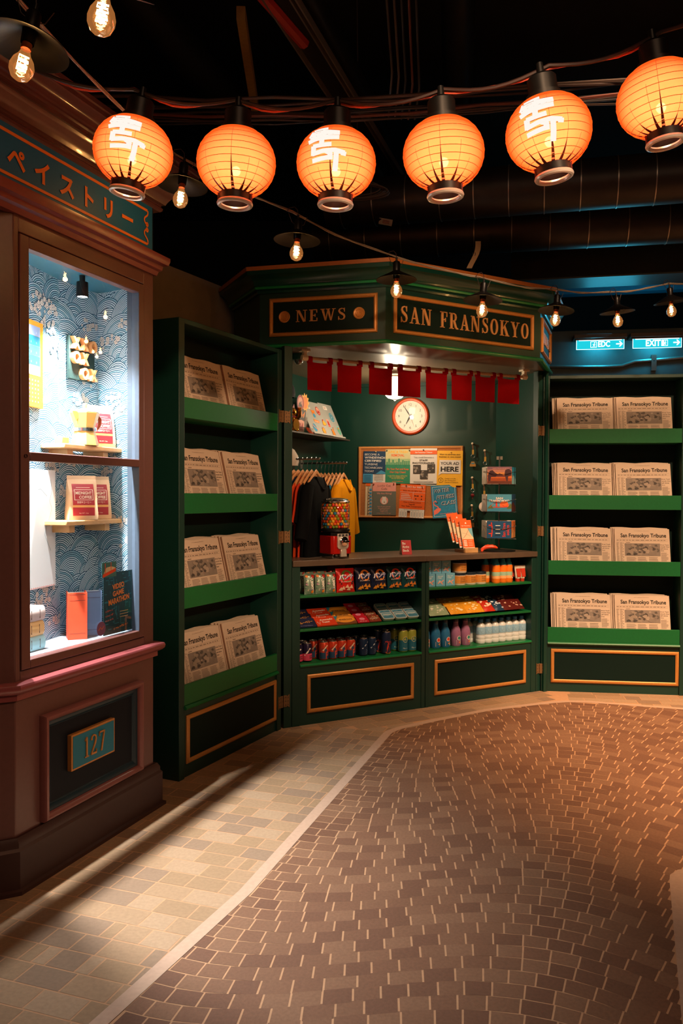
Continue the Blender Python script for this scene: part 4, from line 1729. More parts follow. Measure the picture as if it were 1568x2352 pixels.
# key rings on wall pegs
for i, (u, z, kind, lab) in enumerate(((.5015, 1.869, 'brass', 'key ring with a brass building charm, topmost beside the cork board'), (.599, 1.812, 'plain', 'key ring whose charm is hidden behind the upper postcards'),
                                       (.501, 1.594, 'red', 'key ring with a dark red ball charm below the brass one'), (.594, 1.539, 'white', 'key ring with a round white charm beside the postcard rack'),
                                       (.4995, 1.37, 'plain', 'key ring half hidden behind the orange leaflets'))):
    t = thing('key_ring', lab, 'key ring', FB @ T(u, 0, z), 'key rings on pegs')
    b = MB()
    b.tube([(0, 0, 0), (0, -.04, 0)], .006, CREAM, 8)
    b.ball((0, -.042, 0), .010, CREAM, 8, 6)
    b.build('peg', t)
    b = MB()
    b.add([(-.006, -.034, -.004), (.006, -.034, -.004), (.009, -.034, -.05), (-.001, -.034, -.05)], [(0, 3, 2, 1)], M('#6b4a33'))
    b.box(-.003, .012, -.036, -.033, -.088, -.05, M('#d9b050', .4, .4))
    for q in (-.058, -.069, -.08):
        b.disc(.0045, q, .0018, BLACK, -.0365, 6)
    b.build('strap', t)
    b = MB()
    b.tube([(.004 + .014 * math.cos(a), -.034, -.102 + .014 * math.sin(a)) for a in [2 * PI * q / 16 for q in range(16)]], .003, STEEL, 6, True)
    b.tube([(.004, -.034, -.116), (.004, -.034, -.14)], .002, STEEL, 5)
    b.build('split_ring', t)
    b = MB()
    if kind == 'brass':
        b.prism([(-.02, -.185), (.028, -.185), (.028, -.168), (.02, -.16), (.016, -.145), (-.008, -.145), (-.012, -.16), (-.02, -.168)], -.042, -.026, M('#c79a52', .35, .5))
        b.box(-.008, .016, -.044, -.041, -.165, -.155, M('#4a8aa0'))
    elif kind == 'red':
        b.ball((.004, -.034, -.142), .016, M('#6e1a1e', .25), 12, 8)
        b.ball((.004, -.034, -.165), .005, M('#6e1a1e', .25), 8, 6)
    elif kind == 'white':
        b.prism([(.004 + .042 * math.cos(a), -.178 + .042 * math.sin(a)) for a in [2 * PI * q / 20 for q in range(20)]], -.04, -.028, M('#e8d8cc', .4))
        b.box(.0, .03, -.042, -.0405, -.17, -.155, M('#c8452f'))
    else:
        b.box(-.012, .02, -.04, -.028, -.175, -.14, M('#8a6a44', .4, .4))
    b.build('charm', t)

# ---- sticker shelf on the side wall
FWS = FW @ T(0, 0, 1.885)
t = thing('sticker_shelf', 'dark wall shelf holding stickered metal boards and a gold cat', 'shelf', FWS)
b = MB()
b.box(.36, 1.40, -.26, 0, 0, .012, M('#3a332c', .5, noise=.2))
b.build('shelf_board', t, .002)
METAL = M('#c6c6c0', .4, .3, noise=.2, scale=8)


def lean_board(lab, u0, w, h, y0):
    t = thing('display_board', lab, 'display board', FWS @ T(u0, -y0, .012) @ RX(-24))
    b = MB()
    b.box(0, w, -.004, 0, .012, h, METAL)
    b.build('plate', t)
    b = MB()
    b.box(0, w, -.02, 0, 0, .012, METAL)
    b.build('foot', t)
    return FWS @ T(u0, -y0, .012) @ RX(-24)


LB1 = lean_board('grey metal board with bear and rocket stickers on the wall shelf', .76, .34, .285, .235)
LB2 = lean_board('grey metal board with a round teal badge at the shelf end', 1.115, .25, .30, .22)


def sticker(lab, F, x, z, draw):
    b = MB()
    draw(b)
    return single(b, 'sticker', lab, 'sticker', F @ T(x, -.0052, z), 'stickers on the wall shelf', smooth=0)


def outline(b, pts, m, m2, k=1.16, dy=.0006):
    cx = sum(p[0] for p in pts) / len(pts)
    cz = sum(p[1] for p in pts) / len(pts)
    b.poly([(cx + (x - cx) * k, cz + (z - cz) * k) for x, z in pts], m2, 0)
    b.poly(pts, m, -dy)


def star(r0, r1, n, cx=0, cz=0):
    return [(cx + (r0 if i % 2 else r1) * math.cos(PI * i / n), cz + (r0 if i % 2 else r1) * math.sin(PI * i / n)) for i in range(2 * n)]


S_R, S_O, S_Y, S_B, S_W, S_K, S_P, S_T = M('#b3281e'), M('#f08a28'), M('#f6b53a'), M('#3aa0cc'), M('#f2ece0'), M('#17110f'), M('#f0a890'), M('#1b8ba8')


def skyline(b, w, h, m, y, n=7, seed=1):
    rg = random.Random(seed)
    for i in range(n):
        x = -w / 2 + w * i / n
        b.quad(x, x + w / n * .8, -h / 2, -h / 2 + h * rg.uniform(.35, 1), m, y)


def s_oval(b):
    b.disc(0, 0, .034, S_R, 0, 24, .036)
    b.disc(0, 0, .027, S_P, -.0006, 24, .029)
    b.M = T(0, 0, -.004)
    skyline(b, .034, .034, S_R, -.001)


def s_fish(b):
    b.poly([(-.03, .012), (-.012, .024), (.01, .012), (.02, -.004), (.034, -.004), (.022, -.022), (.004, -.018), (-.02, -.004)], S_W, 0)
    b.poly([(-.026, .011), (-.012, .02), (.008, .009), (.018, -.008), (.0, -.014), (-.018, -.002)], S_B, -.0006)
    b.disc(-.016, .009, .003, S_K, -.001, 8)


def s_bear(b):
    b.disc(0, .03, .026, S_O, 0, 16)
    for s in (-1, 1):
        b.disc(s * .022, .05, .010, S_O, -.0002, 10)
        b.disc(s * .008, .034, .0025, S_K, -.001, 6)
    b.disc(0, .012, .018, S_B, -.0006, 14)
    b.poly([(-.045, -.022), (.045, -.030), (.045, -.052), (-.04, -.046)], S_O, -.0004)
    b.scribble(0, -.046, .014, .068, S_W, -.001, 9, 1, R(-5))


def s_taco(b):
    outline(b, [(-.03, -.016), (-.022, .012), (-.004, .022), (.026, .0), (.028, -.010), (.004, -.02)], S_Y, S_R)
    b.poly([(-.022, .012), (-.004, .022), (.004, .03), (-.014, .03), (-.026, .02)], S_R, -.001)


def s_rocket(b):
    b.disc(0, 0, .03, S_B, 0, 20, .034)
    b.poly([(-.034, .020), (-.026, .026), (.04, -.014), (.044, -.024)], S_P, -.0008)
    b.poly([(.03, -.006), (.048, -.004), (.046, -.02)], S_P, -.001)


def s_sun(b):
    b.poly(star(.022, .038, 10), S_K, 0)
    b.poly(star(.020, .034, 10), S_O, -.0005)
    b.disc(0, 0, .019, S_Y, -.0009, 16)
    for s in (-1, 1):
        b.disc(s * .007, .004, .003, S_K, -.0013, 6)
    b.disc(0, -.008, .004, S_R, -.0013, 8)


def s_label(b):
    b.quad(-.034, .034, -.016, .016, S_W, 0)
    b.quad(-.024, .006, -.008, -.005, S_R, -.0006)
    b.quad(-.024, .02, .002, .005, S_R, -.0006)


def s_badge(b):
    b.disc(0, 0, .044, S_W, 0, 28)
    b.disc(0, 0, .042, S_T, -.0004, 28)
    b.ring(0, 0, .024, .026, S_W, -.0008)
    for i in range(16):
        a = 2 * PI * i / 16
        b.disc(.034 * math.cos(a), .034 * math.sin(a), .0028, S_W, -.0008, 6)
    b.text('SF', 0, -.009, .018, S_W, -.0008)


def s_mini(b):
    b.quad(-.022, .022, -.034, .034, S_P, 0)
    b.poly([(-.016, -.02), (.016, -.02), (.01, .012), (0, .024), (-.01, .012)], S_R, -.0005)
    b.quad(-.016, .016, -.03, -.024, S_R, -.0005)


def s_tank(b):
    b.disc(0, 0, .03, M('#8fd0c8'), 0, 20, .042)
    b.disc(0, -.004, .024, M('#5ba88f'), -.0004, 18, .034)
    b.disc(-.002, .016, .014, S_O, -.0008, 10, .009)
    b.stroke([(-.012, -.022), (0, -.004), (.006, .01)], .005, M('#b8d070'), -.001)


def s_dragon(b):
    p = [(-.024, -.04), (-.018, .006), (-.026, .018), (-.004, .022), (.006, .004), (.012, .034), (.026, .04), (.018, .012), (.022, -.024), (.006, -.03), (0, -.008), (-.008, -.034)]
    b.poly([(x * 1.2, z * 1.14) for x, z in p], S_K, 0)
    b.poly(p, S_O, -.0006)


# board positions: (u, z) on the leaning plates
sticker('oval dark red skyline sticker high on the bear board', LB1, .262, .215, s_oval)
sticker('small blue fish sticker at the top of the bear board', LB1, .105, .238, s_fish)
sticker('orange bear sticker with a name banner', LB1, .16, .155, s_bear)
sticker('yellow and red folded food sticker by the board edge', LB1, .292, .115, s_taco)
sticker('blue planet sticker with a pink rocket', LB1, .085, .06, s_rocket)
sticker('spiky orange sun face sticker at the bottom of the bear board', LB1, .232, .045, s_sun)
sticker('white rectangular label at the top of the end board', LB2, .105, .262, s_label)
sticker('round teal badge sticker on the end board', LB2, .165, .185, s_badge)
sticker('tall pink skyline sticker at the left edge of the end board', LB2, .055, .125, s_mini)
sticker('oval aquarium sticker low on the end board', LB2, .212, .075, s_tank)
sticker('orange dragon letter sticker at the foot of the end board', LB2, .085, .05, s_dragon)

t = thing('sticker_stand', 'clear acrylic stand with large skyline stickers behind the gold cat', 'display stand', FWS @ T(.56, -.20, .012))
ACR = GLASS('acrylic', (.93, .95, .95), .25)
b = MB()
b.box(-.05, .19, .0, .004, 0, .25, ACR)
b.build('back_panel', t)
b = MB()
b.box(-.05, .19, -.05, .0, 0, .004, ACR)
b.box(-.05, .19, -.05, -.047, 0, .04, ACR)
b.build('tray', t)
FS = FWS @ T(.56, -.205, .012)


def b_round(b):
    b.disc(0, 0, .056, S_K, 0, 28, .06)
    b.disc(0, 0, .051, S_R, -.0006, 28, .055)
    b.disc(0, .004, .036, S_P, -.001, 24, .038)
    b.M = T(0, 0, -.004)
    skyline(b, .05, .05, S_K, -.0014, 8, 3)


def b_burst(b):
    b.poly(star(.052, .072, 11), S_Y, 0)
    b.disc(0, 0, .045, S_O, -.0005, 20)


def b_letter(b):
    b.poly([(-.06, .01), (-.05, .04), (-.02, .045), (.02, .034), (.055, .042), (.052, .0), (.03, -.036), (-.02, -.03), (-.058, -.034)], S_K, 0)
    b.poly([(-.045, -.02), (-.012, .034), (-.004, -.004), (.042, .032), (.026, -.008), (.012, -.022), (.004, .006), (-.014, -.022), (-.024, .0)], S_O, -.0006)


def b_card(b):
    b.poly([(-.06, -.045), (.05, -.05), (.052, .034), (.0, .042), (-.05, .034)], S_P, 0)
    b.M = T(0, 0, -.004)
    skyline(b, .085, .055, S_R, -.0006, 12, 5)
    b.quad(-.045, .042, -.032, -.026, S_R, -.0008)


sticker('yellow sunburst sticker standing behind the dark skyline sticker', FS, .125, .225, b_burst)
sticker('large dark round skyline sticker at the top of the acrylic stand', FS @ T(0, -.003, 0), .045, .215, b_round)
sticker('black and orange letter N sticker on the acrylic stand', FS @ T(0, -.003, 0), .08, .130, b_letter)
sticker('pink card sticker with a red skyline low on the acrylic stand', FS @ T(0, -.003, 0), .055, .053, b_card)

# beckoning cat
CG = M('#c8902a', .18, .9, noise=.1)
t = thing('cat_figurine', 'shiny golden beckoning cat at the near end of the wall shelf', 'figurine', FWS @ T(.475, -.20, .012) @ RZ(-20))
b = MB()
b.lathe([(0, 0), (.042, 0), (.05, .02), (.05, .05), (.042, .085), (.03, .105), (0, .11)], CG, 18)
b.ball((-.022, -.04, .012), .018, CG, 10, 6)
b.ball((.022, -.04, .012), .018, CG, 10, 6)
b.build('body', t)
b = MB()
b.ball((0, -.004, .135), .042, CG, 16, 10, 1.1, .95, .92)
for s in (-1, 1):
    b.add([(s * .04, -.004, .155), (s * .012, -.012, .168), (s * .014, .012, .168), (s * .036, 0, .198)], [(0, 1, 3), (1, 2, 3), (2, 0, 3)], M('#b3281e', .4))
b.ball((0, -.042, .128), .012, CG, 8, 6)
b.build('head', t)
b = MB()
b.tube([(.04, -.015, .08), (.058, -.03, .11), (.056, -.036, .15), (.05, -.04, .17)], [.015, .014, .013, .015], CG, 10)
b.build('raised_paw', t)
b = MB()
b.tube([(.040 * math.cos(a), .034 * math.sin(a), .103) for a in [2 * PI * q / 16 for q in range(16)]], .006, M('#a01818', .4), 6, True)
b.build('collar', t)
b = MB()
b.prism([(.03 * math.cos(a), .045 + .04 * math.sin(a)) for a in [2 * PI * q / 16 for q in range(16)]], -.064, -.054, M('#d8a83a', .25, .8))
b.build('coin', t)

# hats hung at the edge of the post
for (x, y, z, c, lab) in ((-.40, 5.62, 2.185, '#15202a', 'dark cap hanging on the booth wall, half hidden by the post'), (-.375, 5.66, 1.72, '#cfc8bd', 'pale cap hanging above the clothes arm, half hidden by the post')):
    t = thing('cap', lab, 'cap', T(x, y, z) @ RZ(190), 'caps on the booth wall')
    m = M(c, .85, noise=.1)
    b = MB()
    b.lathe([(.075, -.07), (.082, -.04), (.074, 0), (.05, .04), (.015, .06), (0, .062)], m, 20)
    b.build('crown', t)
    b = MB()
    b.lathe([(.07, -.07), (.12, -.08), (.125, -.085), (.07, -.078)], m, 12, (0, 0, 0), -.9, .9)
    b.build('peak', t)

# ---- clothes arms
GARN = Vector((.914, -.407, 0))


def clothes_arm(lab, tip, ln, rz):
    F = T(*tip) @ RZ(rz)
    t = thing('clothes_rail', lab, 'clothes rail', F, 'clothes arms on the booth wall')
    b = MB()
    b.tube([(0, -.012, 0), (0, ln, 0)], .007, STEEL, 8)
    b.ball((0, -.014, 0), .010, STEEL, 8, 6)
    b.build('bar', t)
    b = MB()
    b.box(-.02, .02, ln, ln + .006, -.04, .04, STEEL)
    b.build('wall_bracket', t)
    return F


def hanger_mesh():
    b = MB()
    pts = [(0, 0, -.072), (0, 0, -.04), (.004, 0, -.032), (.016, 0, -.020), (.018, 0, -.004), (.008, 0, .009), (-.006, 0, .010), (-.016, 0, .0)]
    b.tube(pts, .0022, STEEL, 6)
    w = MB()
    vs, fs = [], []
    n = 14
    for i in range(n + 1):
        u = -1 + 2 * i / n
        a = abs(u)
        x = u * .19
        top = -.07 - .095 * a ** 1.15
        hgt = .034 - .012 * a
        d = .007 + .006 * a
        for q in range(8):
            an = 2 * PI * q / 8
            vs.append((x, d * math.cos(an), top - hgt / 2 + hgt / 2 * math.sin(an)))
    for i in range(n):
        for q in range(8):
            q2 = (q + 1) % 8
            fs.append((i * 8 + q, (i + 1) * 8 + q, (i + 1) * 8 + q2, i * 8 + q2))
    fs.append(tuple(range(8)))
    fs.append(tuple(reversed(range(n * 8, n * 8 + 8))))
    w.add(vs, fs, WOODH)
    return b, w


proto_h = [None]


def hanger(lab, F):
    if proto_h[0] is None:
        t = thing('clothes_hanger', lab, 'clothes hanger', F, 'wooden hangers on the clothes arms')
        h, w = hanger_mesh()
        h.build('hook', t)
        w.build('wooden_yoke', t)
        proto_h[0] = t
        return t
    return dup(proto_h[0], F, lab, 'wooden hangers on the clothes arms')


def garment(name, lab, cat, F, colour, d, ln=.66, sleeve=.30, print_=None, grp='garments on the clothes arms'):
    m = M(colour, .9, noise=.08, scale=120, bump=.1, spec=.08)
    t = thing(name, lab, cat, F, grp)
    b = MB()
    prof = [(-.122, .088, .4), (-.128, .11, .55), (-.15, .16, .75), (-.17, .20, .85), (-.192, .22, 1), (-.25, .22, 1.05), (-.40, .215, 1.1), (-.105 - ln, .228, 1.1)]
    n = 20
    vs, fs = [], []
    for z, w, k in prof:
        for i in range(n):
            a = 2 * PI * i / n
            ca, sa = math.cos(a), math.sin(a)
            vs.append((w * math.copysign(abs(ca) ** .8, ca), d * k * math.copysign(abs(sa) ** .8, sa) + .3 * d * math.sin(5 * ca + z * 9) * (z < -.3), z))
    for j in range(len(prof) - 1):
        for i in range(n):
            i2 = (i + 1) % n
            fs.append((j * n + i, (j + 1) * n + i, (j + 1) * n + i2, j * n + i2))
    b.add(vs, fs, m)
    b.build('torso', t, smooth=60)
    for s in (-1, 1):
        b = MB()
        L = sleeve
        r0 = min(.065, max(d * 1.1, .02))
        pts = [(s * .185, 0, -.19), (s * .215, 0, -.235), (s * (.225 + .18 * L), 0, -.24 - L * .55), (s * (.235 + .36 * L), 0, -.235 - L)]
        vs, fs = [], []
        k = 12
        for i, p in enumerate(pts):
            hw = (.05, .07, .066, .062)[i]
            for q in range(k):
                a = 2 * PI * q / k
                vs.append((p[0] + s * hw * math.cos(a) * .9, p[1] + d * .8 * math.sin(a), p[2] + hw * .25 * math.cos(a) * s * s))
        for i in range(3):
            for q in range(k):
                q2 = (q + 1) % k
                fs.append((i * k + q, (i + 1) * k + q, (i + 1) * k + q2, i * k + q2))
        fs.append(tuple(range(3 * k, 4 * k)))
        b.add(vs, fs, m)
        b.build('sleeve', t, smooth=60)
    b = MB()
    dk = M('#%02x%02x%02x' % tuple(int(int(colour[q:q + 2], 16) * .55) for q in (1, 3, 5)), .9)
    arc = [(.088 * math.cos(PI + PI * i / 14), -.124 + .085 * math.sin(PI + PI * i / 14)) for i in range(15)]
    yf = lambda x, z: -d * min(1.0, .45 + 6.5 * max(0, -.124 - z)) * max(.0, 1 - (x / .24) ** 2) ** .5 - .003
    n0 = len(arc)
    b.add([(x, yf(x, z), z) for x, z in arc], [tuple(range(n0))], dk)  # darker copy of the cloth colour paints the shade inside the neck
    b.tube([(x, yf(x, z) - .002, z) for x, z in arc], .006, m, 6)
    b.build('neckband_opening', t, smooth=60)
    if print_:
        b = MB()
        print_(b, -d * 1.16 - .004)
        b.build('chest_print', t)
    return t


def hood_print(b, y):
    rg = random.Random(6)
    rd = M('#c01a10', .7)
    b.quad(-.085, .085, -.50, -.36, rd, y)
    for i in range(12):
        x = -.085 + .0142 * i
        b.poly([(x, -.36), (x + .0142, -.36), (x + .007, -.36 + rg.uniform(.01, .05))], rd, y)
    b.fit('シーオー', 0, -.485, .02, .13, S_W, y - .001)
    b.fit('FRANSOKYO', 0, -.56, .04, .17, M('#b8b0a0'), y - .001, .02)


# arm frames: local x = garment width, -y = outward to the customer
ang_arm = 66.0
tipA, tipB = Vector((-.165, 5.55, 1.695)), Vector((.022, 6.12, 1.69))
FA1 = clothes_arm('near steel arm with dark hooded top in front', tipA, .62, 66)
FA2 = clothes_arm('far steel arm with yellow shirt in front', tipB, .36, 66)


def arm_frame(tip, k, sp, j):
    """k-th hanger from the tip; outward direction is the local -y axis"""
    p = tip - GARN * (.008 + sp * k)
    return T(p.x, p.y, p.z) @ RZ(75 + j)


C1 = ['#090b0d', '#08090c', '#c0391c', '#d2481f', '#1d3558', '#22406a', '#e09a2a', '#d9a030']
N1 = ['dark hooded top with red print, front of the near arm', 'black top directly behind the dark hooded top', 'brick red shirt third on the near arm', 'orange red shirt fourth on the near arm',
      'navy shirt fifth on the near arm', 'blue shirt sixth on the near arm', 'ochre shirt seventh on the near arm', 'ochre yellow shirt rearmost on the near arm']
C2 = ['#f0a012', '#e8a01c', '#1580a8', '#1a6f98', '#e0582a', '#d86430', '#2f3a44', '#394550']
N2 = ['bright yellow long shirt, front of the far arm', 'yellow shirt right behind the front yellow one', 'teal blue shirt third on the far arm', 'blue shirt fourth on the far arm',
      'orange shirt fifth on the far arm', 'orange shirt sixth on the far arm', 'dark grey shirt seventh on the far arm', 'grey shirt rearmost on the far arm']
rg = random.Random(12)
for tip, CC, NN, armn, sp in ((tipA, C1, N1, 'near', .034), (tipB, C2, N2, 'far', .031)):
    for k in range(8):
        F = arm_frame(tip, k, sp, rg.uniform(-5, 5) if k else 0)
        hanger('wooden hanger, %s from the tip of the %s clothes arm' % (ORD[k], armn), F)
        garment('hooded_top' if (k == 0 and armn == 'near') else 'shirt', NN[k], 'top' if (k == 0 and armn == 'near') else 'shirt', F @ T(0, 0, 0), CC[k], .05 if k == 0 else .014,
                .68, .30 if k == 0 else .2, hood_print if (k == 0 and armn == 'near') else None)

# ---- on the countertop
CT = 1.0405
t = thing('gumball_machine', 'red and chrome gumball machine with glass globe on the counter', 'gumball machine', FK @ T(.395, .115, CT) @ RZ(6) @ Matrix.Scale(.94, 4))
b = MB()
b.box(-.07, .07, -.07, .07, 0, .03, CHROME)
b.build('base', t, .004)
b = MB()
vs, fs = [], []
RDM = M('#a3160f', .22, noise=.06)
b.plan([(.086 * x, .086 * y) for x, y in ((-1, -.8), (-.8, -1), (.8, -1), (1, -.8), (1, .8), (.8, 1), (-.8, 1), (-1, .8))], .03, .155, RDM)
b.build('body', t, .004)
b = MB()
b.plan([(.082 * x, .082 * y) for x, y in ((-1, -.8), (-.8, -1), (.8, -1), (1, -.8), (1, .8), (.8, 1), (-.8, 1), (-1, .8))], .155, .178, BLACKM)
b.lathe([(.085, .178), (.1, .184), (.1, .2), (.09, .205)], BLACKM, 32)
b.build('neck', t)
PLATE = M('#d9d2c4', .25, .5)
b = MB()
b.prism([(-.046, .08), (-.046, .17), (.046, .17), (.046, .08), (.036, .066), (-.036, .066)], -.096, -.085, PLATE)
for i in range(3):
    b.quad(-.038 + .028 * i, -.02 + .028 * i, .152, .166, STEEL, -.0965)
b.build('coin_plate', t, .002)
b = MB()
b.lathe([(0, 0), (.034, 0), (.034, .014), (.028, .018), (0, .018)], CHROME, 24)
b.box(-.028, .028, -.006, .006, .018, .036, CHROME)
o = b.build('dial', t, .001)
o.matrix_local = T(.0, -.096, .118) @ RX(90)
b = MB()
b.prism([(-.024, .012), (-.022, .064), (.022, .064), (.026, .012)], -.104, -.087, PLATE)
b.build('chute_flap', t, .002)
b = MB()
b.lathe([(.088, .2), (.098, .21), (.1, .25), (.1, .36), (.094, .378), (.084, .384)], GLASS('globe_glass', (.97, .98, .97), .2), 40)
b.build('glass_globe', t)
b = MB()
b.lathe([(.084, .38), (.098, .383), (.1, .392), (.09, .398), (.09, .404), (.08, .41), (.04, .416), (0, .417)], CHROME, 36)
b.build('lid', t)
GB = [M(c, .35, noise=.04) for c in ('#e23a20', '#f39a1e', '#2f8fc0', '#8aa02c', '#f0a3a8', '#e8641e', '#f3c03a')]
GBN = ['red', 'orange', 'blue', 'green', 'pink', 'vermilion', 'yellow']
balls = []
for i, m in enumerate(GB):
    b = MB()
    b.ball((0, 0, 0), .0112, m, 14, 9)
    o = b.build('gumball', smooth=180)
    o.matrix_world = T(0, 0, 0)
    tag(o, GBN[i] + ' gumball inside the glass globe of the gumball machine', 'gumball', GBN[i] + ' gumballs in the glass globe')
    balls.append([o, False])
rg = random.Random(21)
GM = FK @ T(.395, .115, CT) @ RZ(6) @ Matrix.Scale(.94, 4)
for row in range(9):
    zz = .2165 + row * .0186
    nn = 24
    rad = .0868 - (.008 if row == 0 else 0)
    for i in range(nn):
        if (i + row) % 24 in (5, 6, 7):
            continue
        a = 2 * PI * (i + .5 * (row % 2)) / nn + rg.uniform(-.02, .02)
        k = rg.randrange(7)
        mat = GM @ T(rad * math.cos(a), rad * math.sin(a), zz + rg.uniform(-.0012, .0012))
        if not balls[k][1]:
            balls[k][0].matrix_world = mat
            balls[k][1] = True
        else:
            dup(balls[k][0], mat, balls[k][0]['label'], balls[k][0]['group'])

t = thing('tent_sign', 'folded red Be Right Back sign standing on the counter', 'sign', FK @ T(.98, .17, CT) @ RZ(-14))
b = MB()
RS = M('#c41a1c', .5, noise=.04)
b.add([(-.036, -.03, 0), (.036, -.03, 0), (.036, 0, .098), (-.036, 0, .098)], [(0, 1, 2, 3)], RS)
b.add([(-.036, -.028, 0), (.036, -.028, 0), (.036, .001, .095), (-.036, .001, .095)], [(3, 2, 1, 0)], PW)
b.M = Matrix.Identity(4)
tx = MB()
for s, z in (('Be', .068), ('Right', .044), ('Back', .020)):
    tx.text(s, -.028, z, .017, S_W, 0, 'L', .02)
b.add([(x, -.03 + .03 * z / .098 - .0012, z) for x, _, z in tx.v], tx.f, S_W)
b.build('front_panel', t, smooth=0)
b = MB()
b.add([(-.036, .034, 0), (.036, .034, 0), (.036, 0, .098), (-.036, 0, .098)], [(3, 2, 1, 0)], PW)
b.add([(-.036, .032, 0), (.036, .032, 0), (.036, -.001, .096), (-.036, -.001, .096)], [(0, 1, 2, 3)], PW)
b.build('back_panel', t, smooth=0)

HM = FK @ T(1.485, .10, CT) @ RZ(-4)
t = thing('leaflet_holder', 'wooden block holder with orange map leaflets on the counter', 'leaflet holder', HM)
b = MB()
b.box(-.055, .055, -.02, .0, 0, .035, WOOD)
b.build('front_block', t, .002)
b = MB()
b.box(-.055, .055, .0, .12, 0, .022, M('#6b4a30', .5, noise=.2))
b.build('tray', t, .002)
for k in range(4):
    b = MB()
    w, h = .098, .215
    b.box(-w / 2, w / 2, 0, .0035, 0, h, PW)
    y = -.0006
    b.quad(-w / 2, w / 2, .155, h, OR, y)
    b.quad(-w / 2, w / 2, .012, .072, OR, y)
    b.quad(-w / 2, w / 2, .072, .155, M('#e2cda6', .6), y)
    b.poly([(.01, .155), (.02, .13), (.035, .10), (w / 2, .085), (w / 2, .155)], M('#6fb0bf', .6), y - .0003)
    b.stroke([(-.04, .078), (-.01, .105), (.02, .148)], .002, S_R, y - .0005)
    b.stroke([(-.045, .12), (-.01, .115), (.03, .09)], .001, INK2, y - .0005)
    b.fit('San Fransokyo', 0, .168, .009, .075, PW, y - .0005, .01)
    b.poly([(-.006, .187), (.008, .187), (.005, .199), (-.004, .197)], PW, y - .0005)
    for i in range(4):
        b.quad(-.04, -.012, .022 + .012 * i, .029 + .012 * i, PW, y - .0005)
        b.quad(.0, .035, .024 + .012 * i, .026 + .012 * i, PW, y - .0005)
    lab = ('front orange map leaflet in the wooden holder', 'second orange map leaflet, just behind the front one', 'third orange map leaflet in the wooden holder', 'rearmost orange map leaflet in the wooden holder')[k]
    single(b, 'leaflet', lab, 'leaflet', HM @ T(-.002 - .014 * k, .006 + .026 * k, .026 + .010 * k + (.02 if k > 1 else 0)) @ RX(-17) @ Matrix.Rotation(R(-2 * k), 4, 'Y'), 'map leaflets in the wooden holder', smooth=0)

# spinner rack with postcards
SM = T(1.165, 6.05, CT) @ RZ(-8)
t = thing('postcard_rack', 'black wire postcard spinner on the counter near the right post', 'postcard rack', SM)
WIRE = M('#1a1a1a', .35, .6)
b = MB()
b.lathe([(0, 0), (.12, 0), (.12, .008), (.01, .012)], BLACKM, 28)
b.build('base', t)
b = MB()
b.tube([(0, 0, .01), (0, 0, .70)], .006, STEEL, 8)
b.build('pole', t)
b = MB()
b.box(-.022, .022, -.004, .004, .675, .70, M('#8a8478', .4))
b.build('top_cap', t)
TZ = (.495, .295, .10)
for z in TZ:
    b = MB()
    for s in (-1, 1):
        for (px, py) in ((s * .06, -.105), (s * .105, -.06 * s)):
            b.tube([(px, py, z - .02), (px, py, z + .12)], .0018, WIRE, 5)
    for zz in (z - .004, z + .09):
        b.tube([(-.115, -.112, zz), (-.04, -.118, zz - (.02 if zz > z else 0)), (.04, -.118, zz - (.02 if zz > z else 0)), (.115, -.112, zz), (.118, .11, zz), (-.118, .11, zz)], .0018, WIRE, 5, True)
    for k in range(4):
        a = k * PI / 2
        b.tube([(0, 0, z - .004), (.112 * math.cos(a), .112 * math.sin(a), z - .004)], .0018, WIRE, 5)
    b.build('wire_tier', t)


def postcard(lab, F, draw, w=.175, h=.125, d=.012):
    b = MB()
    b.box(-w / 2, w / 2, 0, d, 0, h, PW)
    for k in range(1, 6):
        b.quad(-w / 2 - .0003, w / 2, 0, 0, PW, d * k / 6)
    draw(b, w, h, -.0005)
    return single(b, 'postcard', lab, 'postcard', F, 'postcards in the spinner rack', smooth=0)


def pc_sunset(b, w, h, y):
    cols = ('#6a3a2c', '#a8502a', '#d8702e', '#e89a50', '#c88a78', '#8a6a7c')
    for i, c in enumerate(cols):
        b.quad(-w / 2, w / 2, h * i / 6, h * (i + 1) / 6, M(c, .4, noise=.2, scale=40), y)
    dk = M('#4a3038', .4)
    b.poly([(-.08, .02), (-.085, .06), (-.07, .095), (-.05, .10), (-.03, .08), (-.012, .07), (-.03, .05), (-.06, .05), (-.066, .02)], dk, y - .0004)
    b.poly([(.05, .02), (.035, .07), (.04, .10), (.065, .11), (.085, .095), (.085, .06), (.062, .055), (.058, .02)], dk, y - .0004)
    b.poly([(-.03, .06), (.0, .078), (.03, .062), (.06, .06), (.06, .05), (-.03, .05)], M('#7a4a48', .4), y - .0003)
    b.fit('SAN FRANSOKYO', .01, h - .017, .008, .12, S_P, y - .0006)


def pc_bay(b, w, h, y):
    b.quad(-w / 2, w / 2, 0, h, M('#4f9cb8', .4), y)
    b.disc(.035, .045, .032, M('#f0703a', .4), y - .0003, 20)
    b.quad(-w / 2, w / 2, 0, .035, M('#3f88a6', .4), y - .0005)
    rd = M('#d23c22', .4)
    b.stroke([(-.045, .032), (.0, .03), (.06, .034)], .006, rd, y - .0007)
    b.quad(-.026, -.014, .03, .085, rd, y - .0007)
    b.stroke([(-.07, .03), (-.02, .078), (.04, .034), (.08, .06)], .003, rd, y - .0008)
    gr = M('#5a6a3c', .4)
    b.poly([(-w / 2, .02), (-.06, .05), (-.04, .02)], gr, y - .0006)
    b.poly([(.05, .02), (.08, .055), (w / 2, .05), (w / 2, .02)], gr, y - .0006)
    b.fit('SAN', .0, h - .036, .015, .05, S_W, y - .001, .03)
    b.fit('FRANSOKYO', .0, h - .055, .015, .145, S_W, y - .001, .03)


